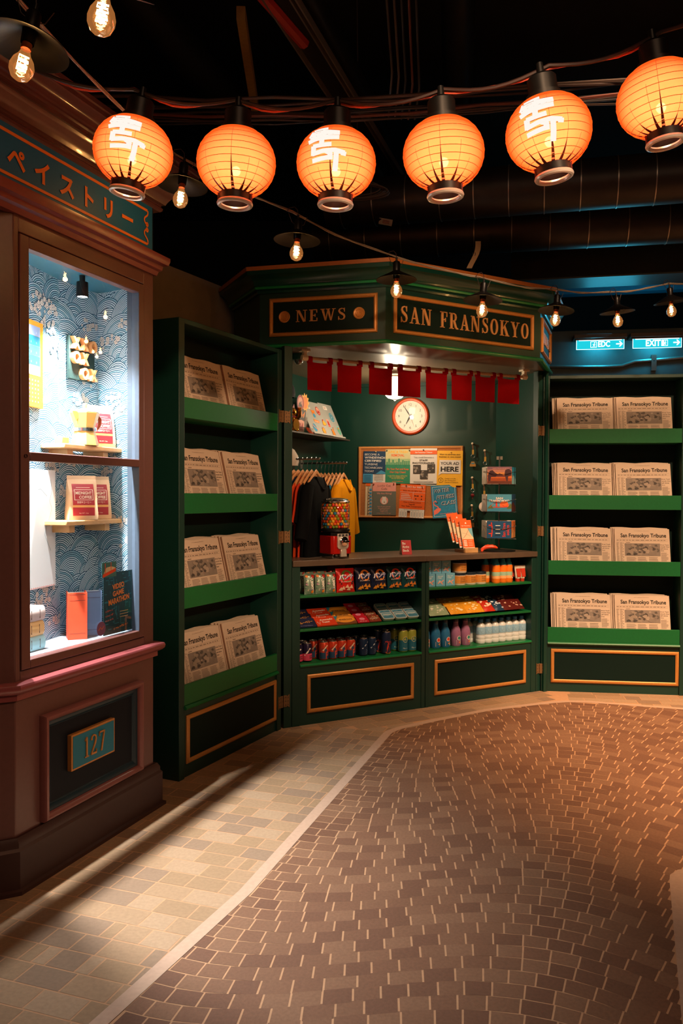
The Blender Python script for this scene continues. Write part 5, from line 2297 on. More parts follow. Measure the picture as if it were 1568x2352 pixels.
def pc_night(b, w, h, y):
    b.quad(-w / 2, w / 2, 0, h, M('#1f4f74', .4), y)
    rd = M('#d23c28', .4)
    b.stroke([(-.055, .01), (-.05, .04), (-.05, .08), (-.056, .115)], .008, rd, y - .0005)
    for z in (.03, .09):
        b.quad(-.075, -.05, z, z + .008, rd, y - .0005)
    for i in range(6):
        b.quad(-.03 + .004 * (i % 2), .008, .02 + .014 * i, .025 + .014 * i, S_W if i % 2 else S_K, y - .0006)
    b.fit('San Fran', .045, .06, .022, .10, rd, y - .0007, .02, R(90))
    b.fit('sokyo', .072, .06, .022, .075, rd, y - .0007, .02, R(90))


def pc_side(c, c2):
    def f(b, w, h, y):
        b.quad(-w / 2, w / 2, 0, h, M(c, .4, noise=.1), y)
        b.poly([(-w / 2, 0), (w / 2, 0), (w / 2, h * .3), (0, h * .55), (-w / 2, h * .25)], M(c2, .4), y - .0004)
    return f


for i, (z, dr, nm) in enumerate(zip(TZ, (pc_sunset, pc_bay, pc_night), ('sunset landscape', 'blue bay with red bridge', 'navy with red lettering'))):
    tn = ('top', 'middle', 'bottom')[i]
    postcard('%s postcard facing out on the %s tier of the spinner' % (nm, tn), SM @ T(-.005, -.108, z), dr)
    sd = (('#2a8fb0', '#8fc8d0'), ('#274a6a', '#5a2f2a'), ('#d8743a', '#e8a060'))[i]
    postcard('side postcard stack on the %s spinner tier, towards the right post' % tn, SM @ T(.098, .0, z) @ RZ(74), pc_side(*sd))
    postcard('side postcard stack on the %s spinner tier, towards the wall pegs' % tn, SM @ T(-.112, .0, z) @ RZ(-82), pc_side('#c8c0b4', '#a8a49c'))
    postcard('rear postcard stack on the %s spinner tier, facing the back wall' % tn, SM @ T(.0, .108, z) @ RZ(180), pc_side('#b8b0a4', '#8a8880'))

b = MB()
OG = M('#e0451c', .35)
b.tube([(-.055, 0, .012), (-.045, 0, .022), (-.02, 0, .036), (.02, 0, .04), (.045, 0, .036), (.062, 0, .03)], [.010, .013, .016, .014, .012, .006], OG, 10)
b.tube([(-.045, -.012, .02), (-.055, -.02, .008), (-.06, -.022, .006)], [.010, .008, .006], OG, 8)
b.box(-.015, .0, -.008, .008, .05, .054, OG)
b.box(.015, .03, -.008, .008, .05, .054, OG)
single(b, 'handheld_gadget', 'small orange plastic gadget lying beside the postcard spinner base', 'gadget', FK @ T(1.655, .10, CT) @ RZ(-30))

# ================================================================== SHELF GOODS
S1, S2, S3 = .8185, .6065, .3865            # shelf tops


def chip_bag(lab, u, y, z, w, h, c, art, tilt=-9, group='crisp bags on the upper shelf', rz=0):
    F = FK @ T(u, y, z) @ RZ(rz) @ RX(tilt)
    t = thing('crisp_bag', lab, 'snack bag', F, group)
    b = MB()
    m = M(c, .28, .15, noise=.15, scale=60, bump=.25)
    nx, nz = 8, 10
    vs, fs = [], []
    for side in (-1, 1):
        for j in range(nz + 1):
            for i in range(nx + 1):
                x = -1 + 2 * i / nx
                v = j / nz
                d = .024 * (1 - x * x) ** .6 * (math.sin(PI * min(1, max(0, (v - .04) / .92))) ** .55) if 0 < j < nz else 0
                ww = w / 2 * (1 - .06 * math.sin(PI * v))
                vs.append((ww * x, side * (d + .0006) + .002 * math.sin(7 * x + 5 * v) * (0 < j < nz), h * v))
    o = (nx + 1) * (nz + 1)
    for j in range(nz):
        for i in range(nx):
            a = j * (nx + 1) + i
            fs.append((a, a + 1, a + nx + 2, a + nx + 1))
            fs.append((o + a, o + a + nx + 1, o + a + nx + 2, o + a + 1))
    b.add(vs, fs, m)
    b.build('bag', t, smooth=60)
    b = MB()
    art(b, w, h)
    # lay the print on the pillow front
    vv = []
    for x, y_, zz in b.v:
        xx = min(1, abs(x) / (w / 2))
        v = min(1, max(0, zz / h))
        d = .024 * max(0, 1 - xx * xx) ** .6 * (math.sin(PI * min(1, max(0, (v - .04) / .92))) ** .55)
        vv.append((x, -d - .0030 + y_, zz))
    b.v = vv
    b.build('print', t, smooth=0)
    return t


BLK = M('#15161c')


def art_yummy(b, w, h):
    rg = random.Random(4)
    for i in range(16):
        b.disc(rg.uniform(-.4, .4) * w, rg.uniform(.1, .9) * h, rg.uniform(.04, .09) * w, M(rg.choice(['#8d86a8', '#c9c9b0', '#7fa58c', '#b58fa8'])), -.0002 - i * .00002, 8)
    b.disc(.28 * w, .84 * h, .16 * w, S_R, -.0008, 12)
    b.disc(-.3 * w, .85 * h, .12 * w, S_O, -.0008, 12)
    b.disc(.2 * w, .12 * h, .13 * w, S_O, -.0008, 12)
    b.fit('YUMMY', .0, .50 * h, .26 * w, .62 * h, S_W, -.001, .03, R(-84))


def art_punch(bg, fg, chip):
    def f(b, w, h):
        b.disc(.02 * w, .66 * h, .30 * w, M(fg), -.0002, 20)
        b.disc(.06 * w, .58 * h, .24 * w, M(bg), -.0003, 16)
        b.fit('パンチ', 0, .55 * h, .17 * h, .80 * w, S_W, -.0006, .05, R(4))
        b.fit('パンチ', .004, .55 * h, .15 * h, .76 * w, M('#2d3fa0'), -.0009, .02, R(4))
        b.quad(-.38 * w, .38 * w, .40 * h, .46 * h, BLK, -.0006)
        b.fit('PUNCH IT', 0, .412 * h, .035 * h, .60 * w, S_W, -.0009, .01)
        b.quad(-.3 * w, .34 * w, .32 * h, .385 * h, BLK, -.0006)
        for x, z in ((-.18, .12), (.12, .08), (.02, .18), (.26, .16), (-.3, .08)):
            b.poly([((x - .12) * w, z * h), ((x + .12) * w, (z - .02) * h), ((x + .02) * w, (z + .14) * h)], M(chip), -.0006)
    return f


# (gen, name, colours)
for k, u in enumerate((.172, .250, .327)):
    nm = ('nearest the left post', 'in the middle', 'next to the red crisp bag')[k]
    chip_bag('small grey green sweet bag in front, ' + nm, u, .045, S1, .074, .135, '#7f9a86', art_yummy, -6, 'sweet bags on the upper shelf')
    chip_bag('small grey green sweet bag in the rear row, ' + nm, u - .02, .13, S1, .074, .145, '#7f9a86', art_yummy, -6, 'sweet bags on the upper shelf')
chip_bag('bright red crisp bag in front on the upper shelf', .438, .05, S1, .135, .155, '#d2231c', art_punch('#d2231c', '#5f7a2c', '#f0c8a8'), -8)
chip_bag('dark red crisp bag behind the bright red one', .425, .14, S1, .135, .170, '#a01a18', art_punch('#a01a18', '#5f7a2c', '#f0c8a8'), -8)
for k, (u, c, a) in enumerate(((.576, '#1d2744', art_punch('#1d2744', '#f08a28', '#f0a030')), (.694, '#1d2744', art_punch('#1d2744', '#f08a28', '#f0a030')),
                               (.818, '#1c4c52', art_punch('#1c4c52', '#e8482a', '#f09038')), (.936, '#1c4c52', art_punch('#1c4c52', '#e8482a', '#f09038')))):
    nm = ('navy crisp bag beside the red one', 'navy crisp bag beside the teal ones', 'teal crisp bag beside the navy ones', 'teal crisp bag at the end by the divider')[k]
    chip_bag(nm + ', front row', u, .05, S1, .122, .155, c, a, -8)
    chip_bag(nm + ', rear row', u - .012, .14, S1, .122, .168, c, a, -8)

# slanted tiers of bars: steps rise to the back
def bar(name, lab, cat, u, row, w, d, th, c, art, grp, z0=S2, pitch=.052, rise=.022, tilt=34):
    F = FK @ T(u, .035 + row * pitch, z0 + .0005 + row * rise) @ RX(tilt - 90 + 34 if False else -(90 - tilt))
    b = MB()
    b.box(-w / 2, w / 2, -th, 0, 0, d, M(c, .4, noise=.06))
    art(b, w, d, -th - .0006)
    return single(b, name, lab, cat, F, grp)


def a_blue(b, w, h, y):
    b.fit('ブルーベリー', 0, .42 * h, .22 * h, .82 * w, M('#d89a3a'), y, .03, R(8))
    b.scribble(0, .12 * h, .08 * h, .6 * w, M('#8a90b8'), y)


def a_avo(b, w, h, y):
    b.fit('Avocado', .06 * w, .62 * h, .18 * h, .66 * w, S_W, y, .03, R(4))
    b.fit('Toast', .0, .34 * h, .18 * h, .4 * w, S_W, y, .03, R(4))
    b.stroke([(-.42 * w, .5 * h), (-.34 * w, .15 * h), (-.28 * w, .5 * h)], .0025, S_W, y)


def a_en(b, w, h, y):
    b.quad(-w / 2, w / 2, .0, .3 * h, M('#7a4422'), y + .0002)
    b.disc(.02 * w, .52 * h, .44 * w, M('#f2a238'), y, 24, .36 * h)
    b.poly([(-w / 2, h), (-w / 2, .5 * h), (-.3 * w, h)], M('#2a7f98'), y - .0002)
    b.fit('ENERGIZE', .02 * w, .44 * h, .16 * h, .66 * w, BLK, y - .0003, .02)


def a_red(b, w, h, y):
    b.disc(0, .55 * h, .24 * w, M('#e88aa0'), y, 14, .2 * h)
    b.scribble(0, .12 * h, .13 * h, .6 * w, S_W, y - .0002)


def a_brn(b, w, h, y):
    rg = random.Random(2)
    for i in range(10):
        b.disc(rg.uniform(-.4, .4) * w, rg.uniform(.15, .85) * h, .05 * w, M(rg.choice(['#d8b070', '#7a9a4a', '#e8d0a0'])), y - i * .00002, 6)
    b.scribble(0, .42 * h, .18 * h, .7 * w, S_W, y - .0005, 3)


RWN = ('front', 'second', 'third', 'fourth')
for r in range(3):
    bar('chocolate_bar', RWN[r] + ' navy blueberry chocolate bar at the left end of the bar shelf', 'chocolate bar', .152, r, .138, .078, .009, '#252a4a', a_blue, 'navy chocolate bars')
for r in range(3):
    bar('snack_bar', RWN[r] + ' orange red snack bar box beside the navy chocolate bars', 'snack bar', .297, r, .146, .078, .009, '#d8421f', a_avo, 'orange red snack bars')
for r in range(3):
    bar('snack_bar', RWN[r] + ' orange and brown snack bar box beside the orange red ones', 'snack bar', .443, r, .146, .078, .009, '#c8842c', a_en, 'orange brown snack bars')
for r in range(4):
    bar('snack_bar', RWN[r] + ' small bright red bar in the middle of the bar shelf', 'snack bar', .566, r, .088, .062, .009, '#c41c30', a_red, 'small red bars')
for r in range(4):
    bar('snack_bar', RWN[r] + ' small brown red bar next to the pale tins', 'snack bar', .658, r, .088, .062, .009, '#8a3626', a_brn, 'small brown bars')

TIN = M('#b9ccd0', .3, .3, noise=.08)
tin0 = None
for r in range(3):
    for c in range(3):
        lab = '%s pale mint tin of the %s row on the bar shelf' % (('left', 'middle', 'right')[c], ('front', 'second', 'third')[r])
        F = FK @ T(.762 + .098 * c + .004 * r, .036 + r * .05, S2 + .0005 + r * .024) @ RX(-56)
        if tin0 is None:
            t = thing('mint_tin', lab, 'tin', F, 'mint tins on the bar shelf')
            b = MB()
            pts = []
            for q in range(20):
                a = 2 * PI * q / 20
                pts.append((.046 * math.copysign(abs(math.cos(a)) ** .45, math.cos(a)), .034 + .033 * math.copysign(abs(math.sin(a)) ** .45, math.sin(a))))
            b.prism(pts, -.016, 0, TIN)
            b.build('tin_body', t, .002)
            b = MB()
            b.prism([(x * 1.02, .034 + (z - .034) * 1.02) for x, z in pts], -.02, -.012, M('#e0e4e0', .3, .3))
            b.prism([(x * .9, .034 + (z - .034) * .9) for x, z in pts], -.0206, -.0199, M('#7fa9b5', .4, noise=.2, scale=60))
            b.poly([(-.038, .028), (-.02, .034), (.0, .029), (.02, .035), (.038, .03), (.036, .012), (-.036, .012)], M('#3f7f98'), -.0209)
            b.stroke([(-.03, .044), (.03, .044)], .004, S_W, -.0210)
            b.build('lid', t, .0005)
            tin0 = t
        else:
            dup(tin0, F, lab, 'mint tins on the bar shelf')


def can(lab, u, y, r, h, c, art, grp):
    t = thing('drink_can', lab, 'drink can', FK @ T(u, y, S3), grp)
    b = MB()
    m = M(c, .3, .3, noise=.06)
    b.lathe([(0, .002), (r * .8, 0), (r, .008), (r, h - .014), (r * .84, h - .004)], m, 24)
    b.build('can_body', t)
    b = MB()
    b.lathe([(r * .84, h - .004), (r * .86, h), (r * .8, h), (r * .78, h - .004), (0, h - .004)], M('#c9c9c6', .25, .9), 24)
    b.box(-.004, .004, -.012, .008, h - .004, h - .002, STEEL)
    b.build('can_top', t)
    b = MB()
    art(b, r, h)
    vv = []
    for x, y_, z in b.v:        # wrap the print around the can (x = arc length)
        a = x / r - PI / 2
        rr = r + .0006 - y_
        vv.append((rr * math.cos(a), rr * math.sin(a), z))
    b.v = vv
    b.build('can_print', t, smooth=0)
    return t


def grid_band(b, x0, x1, z0, z1, m, y):
    n = 8
    for i in range(n):
        b.quad(x0 + (x1 - x0) * i / n, x0 + (x1 - x0) * (i + 1) / n, z0, z1, m, y)


def cart_pink(b, r, h):
    grid_band(b, -r * 1.5, r * 1.5, .01, .45 * h, M('#d8486a'), -.0001)
    b.stroke([(-.03, .35 * h), (-.012, .52 * h), (.008, .74 * h)], .009, S_W, -.0004)
    for i in range(6):
        b.quad(.002 + .007 * (i % 3), .007 + .007 * (i % 3), .2 * h + .012 * (i // 3), .2 * h + .012 * (i // 3) + .006, BLK, -.0005)


def cart_orange(b, r, h):
    grid_band(b, -r * 1.5, r * 1.5, .01, .42 * h, M('#24486a'), -.0001)
    b.disc(-.012, .5 * h, .022, M('#24486a'), -.0003, 14)
    b.stroke([(-.02, .52 * h), (-.006, .66 * h), (.012, .82 * h)], .008, M('#e8d8c0'), -.0005)
    for x0, z0, x1, z1 in ((.0, .1, .005, .48), (.005, .42, .017, .48), (.013, .28, .018, .46), (.005, .26, .017, .31)):
        b.quad(x0, x1, z0 * h, z1 * h, M('#e84a28'), -.0006)
    for i in range(8):
        b.disc(-.02 + .006 * i, (.62 + .2 * ((i * 37) % 7) / 7) * h, .0018, M('#7a2010'), -.0006, 6)


def cart_navy(b, r, h):
    b.stroke([(-.022, .42 * h), (0, .62 * h), (.022, .8 * h)], .007, M('#b9c4d0'), -.0004)
    for i in range(5):
        b.quad(.004 + .006 * (i % 2), .008 + .006 * (i % 2), (.15 + .05 * i) * h, (.18 + .05 * i) * h, M('#6a8fb8'), -.0004)


def cart_tall(b, r, h):
    grid_band(b, -r * 1.5, r * 1.5, .0 + .01, .22 * h, M('#1b2a44'), -.0001)
    b.poly([(-.026, .08 * h), (-.004, .5 * h), (.004, .5 * h), (.024, .08 * h), (.012, .08 * h), (.0, .34 * h), (-.012, .08 * h)], M('#d8402c'), -.0004)
    b.quad(-.028, .028, .44 * h, .5 * h, M('#d8402c'), -.0003)
    b.scribble(0, .52 * h, .09 * h, .046, M('#d8402c'), -.0004, 2)
    b.scribble(0, .03 * h, .05 * h, .036, M('#f0b030'), -.0005, 8)


def cart_green(b, r, h):
    grid_band(b, -r * 1.5, r * 1.5, .01, .55 * h, M('#1f6a80'), -.0001)
    b.ring(0, .58 * h, .017, .0195, M('#e8e0a0'), -.0004, 20)
    b.disc(0, .58 * h, .016, M('#2a7a78'), -.0003, 18)
    b.scribble(0, .55 * h, .045 * h, .024, M('#e8e0a0'), -.0006, 2)
    b.scribble(0, .16 * h, .06 * h, .034, M('#c8d8d0'), -.0006, 5)


cans = []
for i, (u, y) in enumerate(((.105, .075), (.171, .075), (.115, .15), (.178, .15))):
    can('pink and navy can, %s' % ('front row, half hidden by the post', 'front row beside the orange cans', 'rear row by the post', 'rear row beside the orange cans')[i], u, y, .031, .120, '#2a2040', cart_pink, 'pink cans on the lower shelf')
for i in range(4):
    can('orange and blue can, %s from the pink cans, front row' % ORD[i], .291 + .0665 * i, .075, .031, .118, '#d8482a', cart_orange, 'orange cans on the lower shelf')
for i in range(5):
    can('orange and blue can, %s from the pink cans, rear row' % ORD[i], .252 + .0665 * i, .15, .031, .118, '#d8482a', cart_orange, 'orange cans on the lower shelf')
for i, (u, y) in enumerate(((.587, .075), (.652, .075), (.572, .15), (.637, .15))):
    can('navy can, %s' % ('front row beside the orange cans', 'front row beside the tall cans', 'rear row beside the orange cans', 'rear row beside the tall cans')[i], u, y, .031, .118, '#1f3350', cart_navy, 'navy cans on the lower shelf')
for i, (u, y) in enumerate(((.758, .065), (.735, .14), (.80, .14))):
    can('tall navy and red can, %s' % ('standing alone in front', 'rear row, towards the short navy cans', 'rear row, towards the green cans')[i], u, y, .033, .150, '#24304e', cart_tall, 'tall red cans on the lower shelf')
for i, (u, y) in enumerate(((.893, .065), (.962, .065), (.87, .14), (.94, .14))):
    can('tall green and yellow can, %s' % ('front row by the tall red can', 'front row by the divider', 'rear row by the tall red cans', 'rear row by the divider')[i], u, y, .033, .150, '#a8b048', cart_green, 'tall green cans on the lower shelf')

# right cabinet, upper shelf
def carton(lab, u, y, z):
    t = thing('carton', lab, 'carton', FK @ T(u, y, z), 'light blue cartons on the upper shelf')
    b = MB()
    b.box(-.0385, .0385, 0, .06, 0, .088, M('#6fb2cc', .5, noise=.05))
    b.build('box', t, .001)
    b = MB()
    y = -.0006
    b.scribble(0, .066, .009, .05, S_W, y, 2)
    b.scribble(-.008, .053, .009, .034, S_W, y, 3)
    for x, z_, a in ((-.012, .028, 35), (.008, .022, -40), (.014, .034, 35)):
        c, s_ = math.cos(R(a)), math.sin(R(a))
        b.poly([(x + p * c - q * s_, z_ + p * s_ + q * c) for p, q in ((-.014, -.004), (.014, -.004), (.014, .004), (-.014, .004))], S_P, y - .0003)
    b.ring(-.008, .034, .004, .007, S_W, y - .0006, 12)
    b.build('print', t, smooth=0)


for i, u in enumerate((1.108, 1.192, 1.276)):
    carton('light blue carton on the lower layer, %s' % ('half hidden by the divider', 'in the middle', 'beside the jars')[i], u, .05, S1)
for i, u in enumerate((1.085, 1.166, 1.247)):
    carton('light blue carton stacked on top, %s' % ('half hidden by the divider', 'in the middle', 'nearest the jars')[i], u, .06, S1 + .0885)


def jar(lab, u, y, z, k=1.):
    t = thing('jar', lab, 'jar', FK @ T(u, y, z), 'orange jars on the upper shelf')
    b = MB()
    r, h = .048 * k, .086
    b.lathe([(0, 0), (r * .94, 0), (r, .006), (r, h - .016), (r * .9, h - .012)], M('#e0d2bc', .3), 28)
    b.build('jar_body', t)
    b = MB()
    b.lathe([(r + .0006, .012), (r + .0008, h - .022)], M('#d08a3a', .45, noise=.3, scale=120), 28)
    for i in range(7):
        a = -PI / 2 - .35 + .12 * i
        for q in range(3):
            rr = r + .0012
            z0 = .022 + q * .013
            b.add([(rr * math.cos(a), rr * math.sin(a), z0), (rr * math.cos(a + .07), rr * math.sin(a + .07), z0), (rr * math.cos(a + .07), rr * math.sin(a + .07), z0 + .006), (rr * math.cos(a), rr * math.sin(a), z0 + .006)], [(0, 1, 2, 3)], M('#6a4a24'))
    b.build('label', t)
    b = MB()
    b.lathe([(0, h), (r * .98, h), (r * 1.0, h - .003), (r * 1.0, h - .018), (r * .94, h - .018)], M('#1a2630', .35), 28)
    b.build('lid', t)


for i, u in enumerate((1.372, 1.468, 1.560)):
    jar('orange labelled jar standing on the shelf, %s' % ('under the stacked jar', 'in the middle', 'nearest the spray bottles')[i], u, .085, S1, 1.05 if i == 0 else .97)
jar('orange labelled jar stacked on top of another jar', 1.378, .085, S1 + .0865, 1.07)


def lathe_thing(name, lab, cat, u, y, z, parts, grp, n=20):
    t = thing(name, lab, cat, FK @ T(u, y, z), grp)
    for pn, prof, m in parts:
        b = MB()
        b.lathe(prof, m, n)
        b.build(pn, t)
    return t


SPR = [('bottle_body', [(0, 0), (.028, 0), (.03, .006), (.03, .118), (.027, .128)], M('#f07a1c', .35, noise=.04)),
       ('label_band', [(.0304, .05), (.0306, .052), (.0306, .076), (.0304, .078)], M('#9fc4a8', .4)),
       ('lower_band', [(.0303, .03), (.0304, .05)], M('#f2b070', .4)),
       ('cap', [(.027, .127), (.025, .142), (.017, .152), (.016, .166), (.012, .172), (0, .173)], M('#2a90ac', .35))]
for i, (u, y) in enumerate(((1.697, .07), (1.759, .07), (1.812, .07), (1.648, .13), (1.72, .13), (1.785, .13))):
    lathe_thing('spray_bottle', 'orange spray bottle with teal cap, %s' % ('front row by the jars', 'front row in the middle', 'front row by the tubes', 'rear row by the jars', 'rear row in the middle', 'rear row by the tubes')[i],
                'spray bottle', u, y, S1, SPR, 'orange spray bottles')


def tube_thing(lab, u, y):
    t = thing('cream_tube', lab, 'tube', FK @ T(u, y, S1), 'cream tubes on the upper shelf')
    b = MB()
    vs, fs = [], []
    n = 16
    for z, rx, ry in ((.022, .018, .018), (.03, .02, .019), (.07, .025, .012), (.105, .03, .003), (.118, .03, .0015)):
        for i in range(n):
            a = 2 * PI * i / n
            vs.append((rx * math.cos(a), ry * math.sin(a), z))
    for j in range(4):
        for i in range(n):
            i2 = (i + 1) % n
            fs.append((j * n + i, j * n + i2, (j + 1) * n + i2, (j + 1) * n + i))
    b.add(vs, fs, M('#e6dccb', .4))
    b.build('tube_body', t)
    b = MB()
    b.add([(-.016, -.021, .034), (.016, -.021, .034), (.022, -.008, .095), (-.022, -.008, .095)], [(0, 1, 2, 3)], M('#c43a22', .4))
    b.build('label', t)
    b = MB()
    b.lathe([(0, 0), (.016, 0), (.017, .004), (.017, .022), (0, .023)], M('#c2381c', .4), 16)
    b.build('cap', t)


for i, (u, y) in enumerate(((1.868, .11), (1.900, .07), (1.944, .07))):
    tube_thing('white and red cream tube standing on its cap, %s' % ('half hidden behind', 'in front by the spray bottles', 'in front at the shelf end')[i], u, y)

# packets lying in leaning rows on the middle shelf
def packet(lab, u, row, w, d, c, c2, grp):
    F = FK @ T(u, .03 + row * .040, S2 + .004 + row * .013) @ RX(-50)
    b = MB()
    nx, nz = 6, 6
    vs, fs = [], []
    for side in (-1, 1):
        for j in range(nz + 1):
            for i in range(nx + 1):
                x = -1 + 2 * i / nx
                v = -1 + 2 * j / nz
                dd = .012 * max(0, 1 - x ** 4) * max(0, 1 - v ** 4) + .0005
                vs.append((w / 2 * x, side * dd - .012, d * (v + 1) / 2))
    o = (nx + 1) * (nz + 1)
    for j in range(nz):
        for i in range(nx):
            a = j * (nx + 1) + i
            fs.append((a, a + 1, a + nx + 2, a + nx + 1))
            fs.append((o + a, o + a + nx + 1, o + a + nx + 2, o + a + 1))
    b.add(vs, fs, M(c, .32, .1, noise=.2, scale=80, bump=.25))
    rg = random.Random(row + int(u * 100))
    m2 = M(c2, .4)
    for i in range(9):
        x, z = rg.uniform(-.36, .36) * w, rg.uniform(.2, .8) * d
        r_ = rg.uniform(.004, .010)
        pts = [(x + r_ * 1.6 * rg.uniform(.5, 1.2) * math.cos(2 * PI * q / 7), z + r_ * rg.uniform(.4, 1.1) * math.sin(2 * PI * q / 7)) for q in range(7)]
        b.poly(pts, m2, -.0252 - .00002 * i)
    return single(b, 'snack_packet', lab, 'packet', F, grp, smooth=60)


for r in range(4):
    packet(RWN[r] + ' grey green packet at the divider end of the middle shelf', 1.168, r, .165, .085, '#9ab08c', '#e8e4d0', 'green packets')
for r in range(4):
    packet(RWN[r] + ' yellow packet of the column beside the green packets', 1.335, r, .15, .085, '#e8a02a', '#f6e0b0', 'yellow packets')
for r in range(4):
    packet(RWN[r] + ' yellow packet of the column beside the red packets', 1.485, r, .15, .085, '#e8a02a', '#f6e0b0', 'yellow packets')
for r in range(4):
    packet(RWN[r] + ' red packet between the yellow and navy packets', 1.610, r, .095, .085, '#c8321e', '#f0d0b0', 'red packets')
for r in range(4):
    packet(RWN[r] + ' navy packet beside the brown bags', 1.700, r, .08, .08, '#24405c', '#c8d0d8', 'navy packets')
for k, (u, row, lab) in enumerate(((1.835, 0, 'front glossy brown bag at the end of the middle shelf'), (1.84, 2, 'rear glossy brown bag at the end of the middle shelf'))):
    packet(lab, u, row, .19, .10, '#5a1c18', '#c8a088', 'brown bags')

# bottles on the bottom shelf
def bottle(lab, u, y, c, capc, dot, grp):
    m = M(c, .3, noise=.12, scale=60)
    t = lathe_thing('juice_bottle', lab, 'bottle', u, y, S3, [('bottle_body', [(0, 0), (.034, 0), (.037, .006), (.037, .09), (.033, .115), (.019, .148), (.018, .165), (.02, .168), (.02, .172), (.0175, .174)], m),
                                                               ('cap', [(.0195, .172), (.02, .188), (0, .189)], M(capc, .4))], grp, 24)
    b = MB()
    r = .0378
    b.poly([(-.022, .01), (.022, .01), (.024, .06), (.0, .105), (-.024, .06)], M('#1f2c4a'), 0)
    b.quad(-.020, .020, .012, .045, M('#c9c4c8'), -.0003)
    b.disc(.004, .058, .016, S_W, -.0004, 16)
    b.disc(.004, .058, .012, M(dot), -.0006, 16)
    b.disc(.008, .028, .006, S_O, -.0006, 10)
    vv = []
    for x, y_, z in b.v:
        a = x / r - PI / 2
        rr = (r if z < .09 else r - (z - .09) * .17) - y_
        vv.append((rr * math.cos(a), rr * math.sin(a), z))
    b.v = vv
    b.build('label', t, smooth=0)


for i, u in enumerate((1.085, 1.174, 1.257)):
    bottle('blue juice bottle, %s' % ('half hidden by the divider', 'second from the divider', 'next to the pink bottles')[i], u, .085, '#2b6f9c', '#173c58', '#d8452c', 'blue juice bottles')
bottle('blue juice bottle standing in the rear row', 1.215, .17, '#2b6f9c', '#173c58', '#d8452c', 'blue juice bottles')
for i, (u, y) in enumerate(((1.350, .085), (1.434, .085), (1.30, .17))):
    bottle('mauve pink juice bottle, %s' % ('front row beside the blue bottles', 'front row beside the water bottles', 'rear row behind a blue bottle')[i], u, y, '#9c6a8c', '#3a2c4a', '#2a8a7c', 'pink juice bottles')

WB = M('#d5dcdc', .2, noise=.06)
wparts = [('bottle_body', [(0, 0), (.031, 0), (.034, .005), (.034, .028), (.0325, .031), (.034, .035), (.034, .055), (.0325, .058), (.034, .062), (.034, .118), (.031, .132), (.018, .146), (.014, .152)], WB),
          ('label', [(.0343, .066), (.0346, .067), (.0346, .117), (.0343, .118)], M('#8fb9d2', .4, noise=.45, scale=140)),
          ('cap', [(.0165, .150), (.0165, .172), (.015, .174), (0, .174)], M('#2878b0', .35))]
wb0 = None
k = 0
for row in range(2):
    for i in range(7):
        u = 1.568 + .0635 * i - (.045 if row else 0)
        if row and i == 0:
            u += .0
        F = FK @ T(u, .08 + .082 * row, S3)
        lab = 'water bottle with blue cap, %s from the pink bottles in the %s row' % (ORD[i], ('front', 'rear')[row])
        if wb0 is None:
            wb0 = lathe_thing('water_bottle', lab, 'bottle', u, .08, S3, wparts, 'water bottles on the bottom shelf', 24)
        else:
            dup(wb0, F, lab, 'water bottles on the bottom shelf')

# ================================================================== LANTERNS
LP = LANTERN()
RIB = M('#7a1a04', .7)
LRED = M('#6a1408', .5)
lantern_spots = [(-.690, 2.718, 2.575, 9, -1), (-.349, 2.703, 2.535, 2, 1), (-.022, 2.689, 2.529, 1, -1), (.320, 2.630, 2.537, -3, 1), (.626, 2.520, 2.556, -8, -1), (.975, 2.547, 2.672, -8, 1)]
RL = .1285


def lr(t):
    """radius and height of the lantern shell, t from 0 bottom to 1 top"""
    a = -1.2 + 2.4 * t
    return RL * math.cos(a) ** .92, RL * .80 * math.sin(a) / math.sin(1.2)


def lantern_shell():
    b = MB()
    n, k = 48, 28
    vs, fs = [], []
    for j in range(k + 1):
        t = j / k
        r, z = lr(t)
        for i in range(n):
            a = 2 * PI * i / n
            rr = r * (1 + .004 * math.sin(t * 12 * 2 * PI))
            vs.append((rr * math.cos(a), rr * math.sin(a), z))
    for j in range(k):
        for i in range(n):
            i2 = (i + 1) % n
            fs.append((j * n + i, j * n + i2, (j + 1) * n + i2, (j + 1) * n + i))
    return b.add(vs, fs, LP)


